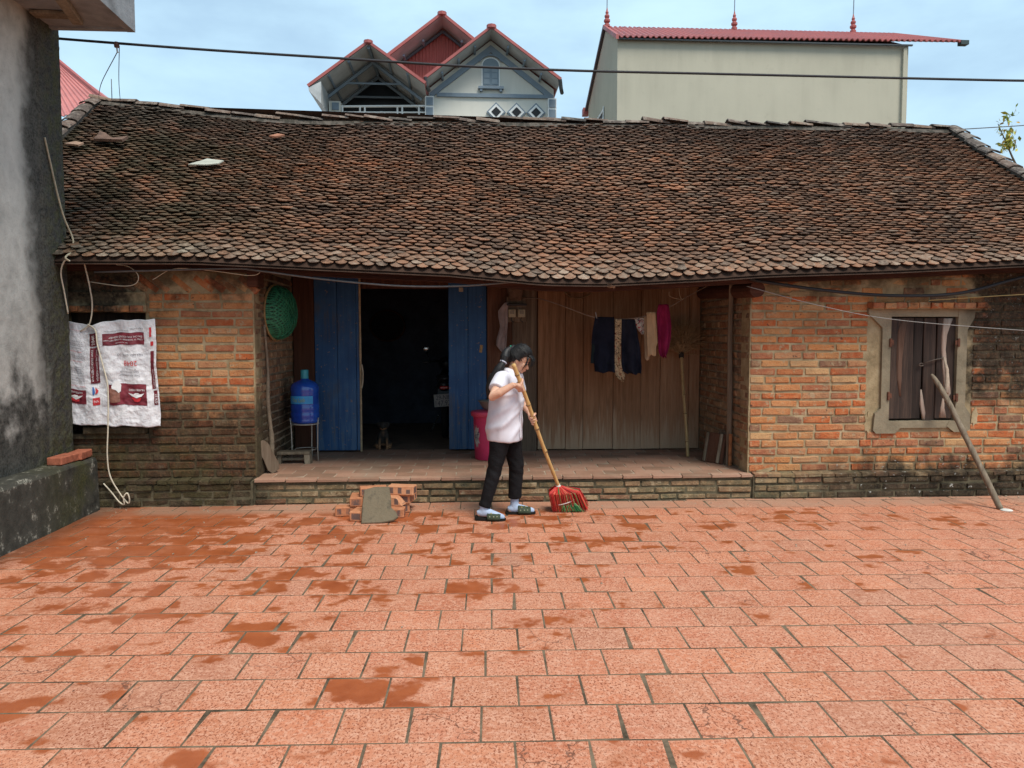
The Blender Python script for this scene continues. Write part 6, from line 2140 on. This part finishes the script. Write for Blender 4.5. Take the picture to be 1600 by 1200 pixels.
for i in range(48):                                        # fringe falling past the forehead, side locks by the ear
    rr = random.Random(1200 + i)
    l0 = rr.uniform(-.06, .06)
    st0 = hd(.055 + rr.uniform(-.02, .01), l0, .105 - abs(l0) * .5)
    m1 = hd(.105 + rr.uniform(-.006, .012), l0 * 1.15, .055 + rr.uniform(-.01, .01))
    e1 = hd(.122 + rr.uniform(-.014, .014), l0 * 1.25 + rr.uniform(-.008, .008), rr.uniform(-.02, .02))
    q.tube(spline([st0, m1, e1], 4), [.0032, .0032, .003, .0027, .0024, .002, .0015, .001, .0005], 5)
for i in range(9):
    rr = random.Random(1400 + i)
    s = -1 if i % 3 else 1
    st0 = hd(.062 + rr.uniform(-.012, .012), .062 * s, .06)
    m1 = hd(.078 + rr.uniform(-.008, .01), .070 * s, .0)
    e1 = hd(.078 + rr.uniform(-.01, .012), .066 * s, -.055 + rr.uniform(-.03, .03))
    q.tube(spline([st0, m1, e1], 4), [.0034, .0034, .003, .003, .0026, .002, .0018, .0012, .0006], 5)
for i in range(70):
    rr = random.Random(3000 + i)
    d_ = Vector((rr.uniform(-1, .8), rr.uniform(-1, 1), rr.uniform(-.2, 1))).normalized()
    p0 = hd(-.010 + d_.x * .108, d_.y * .09, .024 + d_.z * .114)
    o3 = Vector((rr.gauss(-.4, .5), rr.gauss(0, .5), rr.gauss(-.2, .4))).normalized()
    q.tube([p0, p0 + o3 * .02 + (HM @ d_) * .008, p0 + o3 * .045 + (HM @ d_) * .010], [.0009, .0008, .0004], 3)
q.build('fringe', HAIR, per, True)

# --- shirt
SHIRT = NT('white_shirt', .85, .2)
_n = SHIRT.noise(5, 4, .6)
SHIRT.col(SHIRT.ramp(_n, [(.3, (.60, .58, .645)), (.7, (.68, .66, .715))]))
SHIRT.bump(SHIRT.math('ADD', SHIRT.noise(11, 4, .55, SHIRT.scale(SHIRT.pos, (1.3, 1.3, .7)), .6), SHIRT.math('MULTIPLY', SHIRT.noise(300, 1, .5), .06)), .16, .02)
q = MB()
q.loft(torso_rings([(.342, 6.865, .700, .150, .186), (.342, 6.865, .78, .150, .188), (.345, 6.865, .90, .145, .184), (.352, 6.865, 1.02, .143, .182), (.362, 6.865, 1.12, .145, .182), (.372, 6.863, 1.20, .136, .178), (.380, 6.862, 1.26, .115, .165), (.390, 6.861, 1.30, .088, .125), (.397, 6.86, 1.328, .066, .078)], 36, -.006))
q.tube([RSH + Vector((.02, .03, .0)), RSH, RSH.lerp(REL, .35), RSH.lerp(REL, .62)], [.075, .076, .076, .072], 18)
q.tube([LSH + Vector((0, -.03, 0)), LSH, LSH.lerp(LEL, .35), LSH.lerp(LEL, .60)], [.075, .074, .072, .068], 18)
so_ = q.build('shirt', SHIRT.m, per)
evaluated(so_, [('REMESH', dict(mode='VOXEL', voxel_size=.0075)), ('SMOOTH', dict(factor=.5, iterations=22))])
me = so_.data
a = arr_verts(me)
nr = np.empty(len(a) * 3)
me.vertices.foreach_get('normal', nr)
nr = nr.reshape(-1, 3)
ww = a + np.array(origin(per))
dz_ = ww[:, 2]
fold = np.zeros(len(a))
for (cx, cz, ang, wd2, amp, ln_) in ((.31, .98, 52, .030, .011, .20), (.40, .93, 58, .026, .010, .22), (.27, .84, 40, .034, .010, .15), (.45, 1.03, 66, .024, .009, .16), (.35, 1.12, 30, .022, .008, .09), (.44, .80, 74, .026, .009, .12)):
    c, s = math.cos(R(ang)), math.sin(R(ang))
    du_ = (ww[:, 0] - cx) * c + (dz_ - cz) * s
    dv_ = -(ww[:, 0] - cx) * s + (dz_ - cz) * c + .03 * np.sin(du_ * 14)
    fold += 1.35 * amp * np.exp(-(dv_ / wd2) ** 2) * np.exp(-(du_ / ln_) ** 4)
fold += .0012 * np.sin(ww[:, 0] * 40 + ww[:, 1] * 31 + dz_ * 9) * np.clip((1.0 - dz_) * 3, 0, 1)
set_verts(me, a + nr * fold[:, None])
# collar, front band, buttons, sleeve hems
q = MB()
for s in (-1, 1):
    cen = Vector((.402, 6.859, 1.335))
    ring0, ring1 = [], []
    for k in range(13):
        an = R(8 + 172 * k / 12) * s
        d = FW * math.cos(an) + RT_ * math.sin(an)
        dip = .030 * max(0, math.cos(an)) + .0
        ring0.append(cen + FW * .068 * math.cos(an) + RT_ * .072 * math.sin(an) + Vector((.006, 0, .018 - dip)))
        ring1.append(cen + FW * (.096 + (.018 if k < 2 else 0)) * math.cos(an) + RT_ * .100 * math.sin(an) + Vector((.0, 0, -.020 - dip * 1.1 - (.018 if k < 2 else 0))))
    q.loft([ring0, ring1], False, False)
co = q.build('collar', simple('collar_white', (.66, .63, .68), .85, .2, .05, 12), per, True)
m2 = co.modifiers.new('Solidify', 'SOLIDIFY')
m2.thickness = .005
q = MB()
for zz in np.linspace(.72, 1.28, 24):
    pass
def front_pt(z, off=0.0, lift=.004):
    zs_ = [.70, .78, .90, 1.02, 1.12, 1.20, 1.26, 1.30]
    aa = interp(z, zs_, [.150, .150, .145, .143, .145, .136, .115, .088])
    xx = interp(z, zs_, [.342, .342, .345, .352, .362, .372, .38, .39])
    return Vector((xx, 6.864, z)) + FW * (aa + lift + .004) + RT_ * off
q.loft([[front_pt(z, o2, l2) for o2, l2 in ((-.018, .0), (-.016, .006), (.016, .006), (.018, .0))] for z in np.linspace(.712, 1.285, 20)])
q.build('button_band', simple('collar_white', (.66, .63, .68), .85, .2, .05, 12), per, True)
for z in (.80, .90, 1.0, 1.10, 1.20):
    c0 = front_pt(z, 0, .010)
    MB().ell(c0, (.003, .006, .006), Matrix.Rotation(yaw, 3, 'Z'), 8, 6).build('button', simple('button_grey', (.45, .42, .48), .4, .4, .05, 30), per, True)
# --- trousers
BLKT = NT('black_trousers', .85, .2)
_n = BLKT.noise(9, 4, .6)
BLKT.col(BLKT.ramp(_n, [(.3, (.0045, .0042, .005)), (.7, (.010, .0095, .011))]))
BLKT.bump(BLKT.noise(26, 4, .6, BLKT.scale(BLKT.pos, (1, 1, 2.2)), 1.0), .4, .015)
q = MB()
q.loft(torso_rings([(.345, 6.865, .86, .115, .155), (.345, 6.865, .80, .120, .16), (.345, 6.865, .72, .105, .15)], 24))
q.tube([HIPR + Vector((.0, .01, 0)), HIPR.lerp(KNR, .3), HIPR.lerp(KNR, .65), KNR, KNR.lerp(ANR, .35), KNR.lerp(ANR, .7), ANR.lerp(KNR, .06)], [.096, .094, .077, .066, .061, .056, .055], 18)
q.tube([HIPL + Vector((-.01, 0, 0)), HIPL.lerp(KNL, .3), HIPL.lerp(KNL, .65), KNL, KNL.lerp(ANL, .35), KNL.lerp(ANL, .7), ANL.lerp(KNL, .10)], [.094, .092, .079, .071, .066, .062, .061], 18)
to_ = q.build('trousers', BLKT.m, per)
evaluated(to_, [('REMESH', dict(mode='VOXEL', voxel_size=.0075)), ('SMOOTH', dict(factor=.5, iterations=5))])
me = to_.data
a = arr_verts(me)
nr = np.empty(len(a) * 3)
me.vertices.foreach_get('normal', nr)
nr = nr.reshape(-1, 3)
ww = a + np.array(origin(per))
wr_ = np.exp(-((ww[:, 2] - .45) / .12) ** 2) + .8 * np.exp(-((ww[:, 2] - .14) / .06) ** 2) + .4
set_verts(me, a + nr * (wr_ * .006 * np.array([mnoise.noise((p[0] * 9 + p[1] * 6, p[1] * 9, p[2] * 22 + p[0] * 14)) for p in ww]))[:, None])
# --- socks and slippers
SOCK = simple('pale_blue_sock', (.38, .47, .62), .95, .1, .08, 30, .3)
OLIVE = simple('olive_slipper', (.035, .05, .028), .7, .3, .2, 20)
SOLE = simple('slipper_sole', (.012, .012, .011), .8, .2, .2, 20)
YEL = simple('yellow_motif', (.34, .29, .07), .6, .3, .1, 30)
WHT = simple('white_motif', (.26, .28, .18), .6, .3, .1, 30)
for idx, (C_, d, heel) in enumerate(FOOT):
    side = Vector((-d.y, d.x, 0))
    C0 = Vector((C_.x, C_.y, .050 + heel))
    q = MB().tube([C_ + Vector((0, 0, .045)), C_ + Vector((0, 0, .0)), C0 + Vector((.0, 0, .01))], [.040, .039, .040], 14)
    q.tube([C0 - d * .062 + Vector((0, 0, -.004)), C0 - d * .03 + Vector((0, 0, .002)), C0 + d * .03 + Vector((0, 0, .004)), C0 + d * .10 + Vector((0, 0, -.010 - heel * .6)), C0 + d * .165 + Vector((0, 0, -.018 - heel)), C0 + d * .185 + Vector((0, 0, -.020 - heel))], [.022, .036, .041, .036, .026, .012], 14)
    so2 = q.build('sock', SOCK, per)
    evaluated(so2, [('REMESH', dict(mode='VOXEL', voxel_size=.006)), ('SMOOTH', dict(factor=.5, iterations=4))])
    # sole: foot-shaped plate, bent up at the heel of the trailing foot
    q = MB()
    lo, hi = [], []
    outl = [(-.085, 0), (-.075, .030), (-.03, .037), (.04, .038), (.10, .046), (.15, .043), (.185, .025), (.195, 0), (.185, -.025), (.15, -.042), (.10, -.044), (.04, -.034), (-.03, -.034), (-.075, -.028)]
    for (f_, s_) in outl:
        hz = heel * 1.0 * max(0, min(1, (.06 - f_) / .12))
        p = Vector((C_.x, C_.y, 0)) + d * f_ + side * s_
        lo.append(p + Vector((0, 0, .002 + hz * .4)))
        hi.append(p + Vector((0, 0, .022 + hz)))
    q.loft([lo, hi])
    sl = q.build('slipper', SOLE, per)
    q = MB()
    def band(u, v):
        f_ = .030 + .118 * u
        an = math.pi * v
        w, h = .050 - .002 * u, .075 - .030 * u
        return tuple(Vector((C_.x, C_.y, .012)) + d * f_ + side * (w * math.cos(an)) + Vector((0, 0, h * math.sin(an) ** .8)))
    q.grid(band, 8, 14)
    ub = q.build('strap', OLIVE, sl, True)
    s2_ = ub.modifiers.new('Solidify', 'SOLIDIFY')
    s2_.thickness = .006
    s2_.offset = 1
    for k, (u, v, m_) in enumerate(((.3, .72, YEL), (.2, .9, WHT), (.5, .88, WHT), (.75, .85, WHT), (.6, .6, YEL))):
        MB().ell(Vector(band(u, v)) + Vector((0, -.004, .004)), (.007, .005, .007), None, 8, 6).build('motif', m_, sl, True)

# ================================================================== the broom she holds
br = thing('sweeping_broom', (.9, 7.08, 0), 'broom with bamboo handle and red and green bristles held by the person', 'broom')
bamboo_tube(H0, H1 + HD * .02, .0195, .0165, [.0785, .31, .50, .685, .865], br, BAMBOO)
MB().tube([H1 - HD * .02, H1 + HD * .03], [.022, .024], 12).build('collar', simple('white_tape', (.6, .57, .52), .8, .2, .1, 30), br, True)
hb = H1 + HD * .02
RED = NT('red_bristle', .6, .3)
RED.col(RED.ramp(RED.isl, [(0, (.22, .008, .010)), (.3, (.42, .018, .018)), (.7, (.56, .035, .028)), (.92, (.62, .12, .07)), (1, (.5, .25, .12))]))
RED = RED.m
GRN = NT('green_bristle', .6, .3)
GRN.col(GRN.ramp(GRN.isl, [(0, (.012, .08, .025)), (.4, (.025, .19, .055)), (.8, (.05, .30, .10)), (1, (.25, .30, .12))]))
GRN = GRN.m
qr, qg = MB(), MB()
rr = random.Random(77)
for i in range(1500):
    u = rr.uniform(-1, 1)
    v = rr.uniform(-1, 1)
    top_ = hb + Vector((.030 * u, .025 * v, rr.uniform(-.01, .02)))
    ex = .935 + .02 * v + (.205 * u if u > 0 else .125 * u)
    ez = .004 + abs(rr.gauss(0, .012)) + (.03 * max(0, u) * rr.random())
    tip = Vector((ex, 7.085 + .085 * v + rr.gauss(0, .008), ez))
    mid = top_.lerp(tip, .45) + Vector((.055 * u, .055 * v, .045))
    (qg if (rr.random() < .12 and v < .3 and u > -.7) else qr).tube([top_, mid, tip], [.0024, .0028, .0016], 4)
hr = MB().loft([[hb.lerp(Vector((.95, 7.085, .03)), t) + Vector((w * math.cos(a) , w * .62 * math.sin(a), 0)) for a in np.linspace(0, 2 * math.pi, 15)[:-1]] for t, w in ((0, .03), (.2, .075), (.5, .11), (1.0, .120))]).build('bristle_core', simple('dark_red_core', (.26, .02, .02), .8, .2, .2, 40), br, True)
tag(qr.build('red_bristles', RED, br), kind='stuff')
for i in range(34):                                      # green fibres showing along the lower front edge
    u = rr.uniform(-.45, 1)
    a0 = Vector((.90 + .09 * u, 7.02 - .02 * rr.random(), .10 + .02 * u * rr.random()))
    b0 = Vector((.935 + .165 * u + rr.gauss(0, .01), 6.995 + rr.gauss(0, .008), .004 + rr.random() * .01))
    qg.tube([a0, a0.lerp(b0, .5) + Vector((0, -.012, .006)), b0], [.002, .003, .002], 4)
tag(qg.build('green_bristles', GRN, br), kind='stuff')
def tie_ring(t, w, lift, name='binding_string'):
    c = hb.lerp(Vector((.945, 7.085, .03)), t)
    MB().tube([c + Vector((w * math.cos(a), w * .80 * math.sin(a) - .004, lift * math.cos(a) - .016 * max(0, -math.sin(a)))) for a in np.linspace(0, 2 * math.pi, 30)], .0042, 6).build(name, simple('pale_string', (.62, .52, .50), .8, .2, .1, 40), br, True)
tie_ring(.26, .062, .016)
tie_ring(.60, .118, .034)
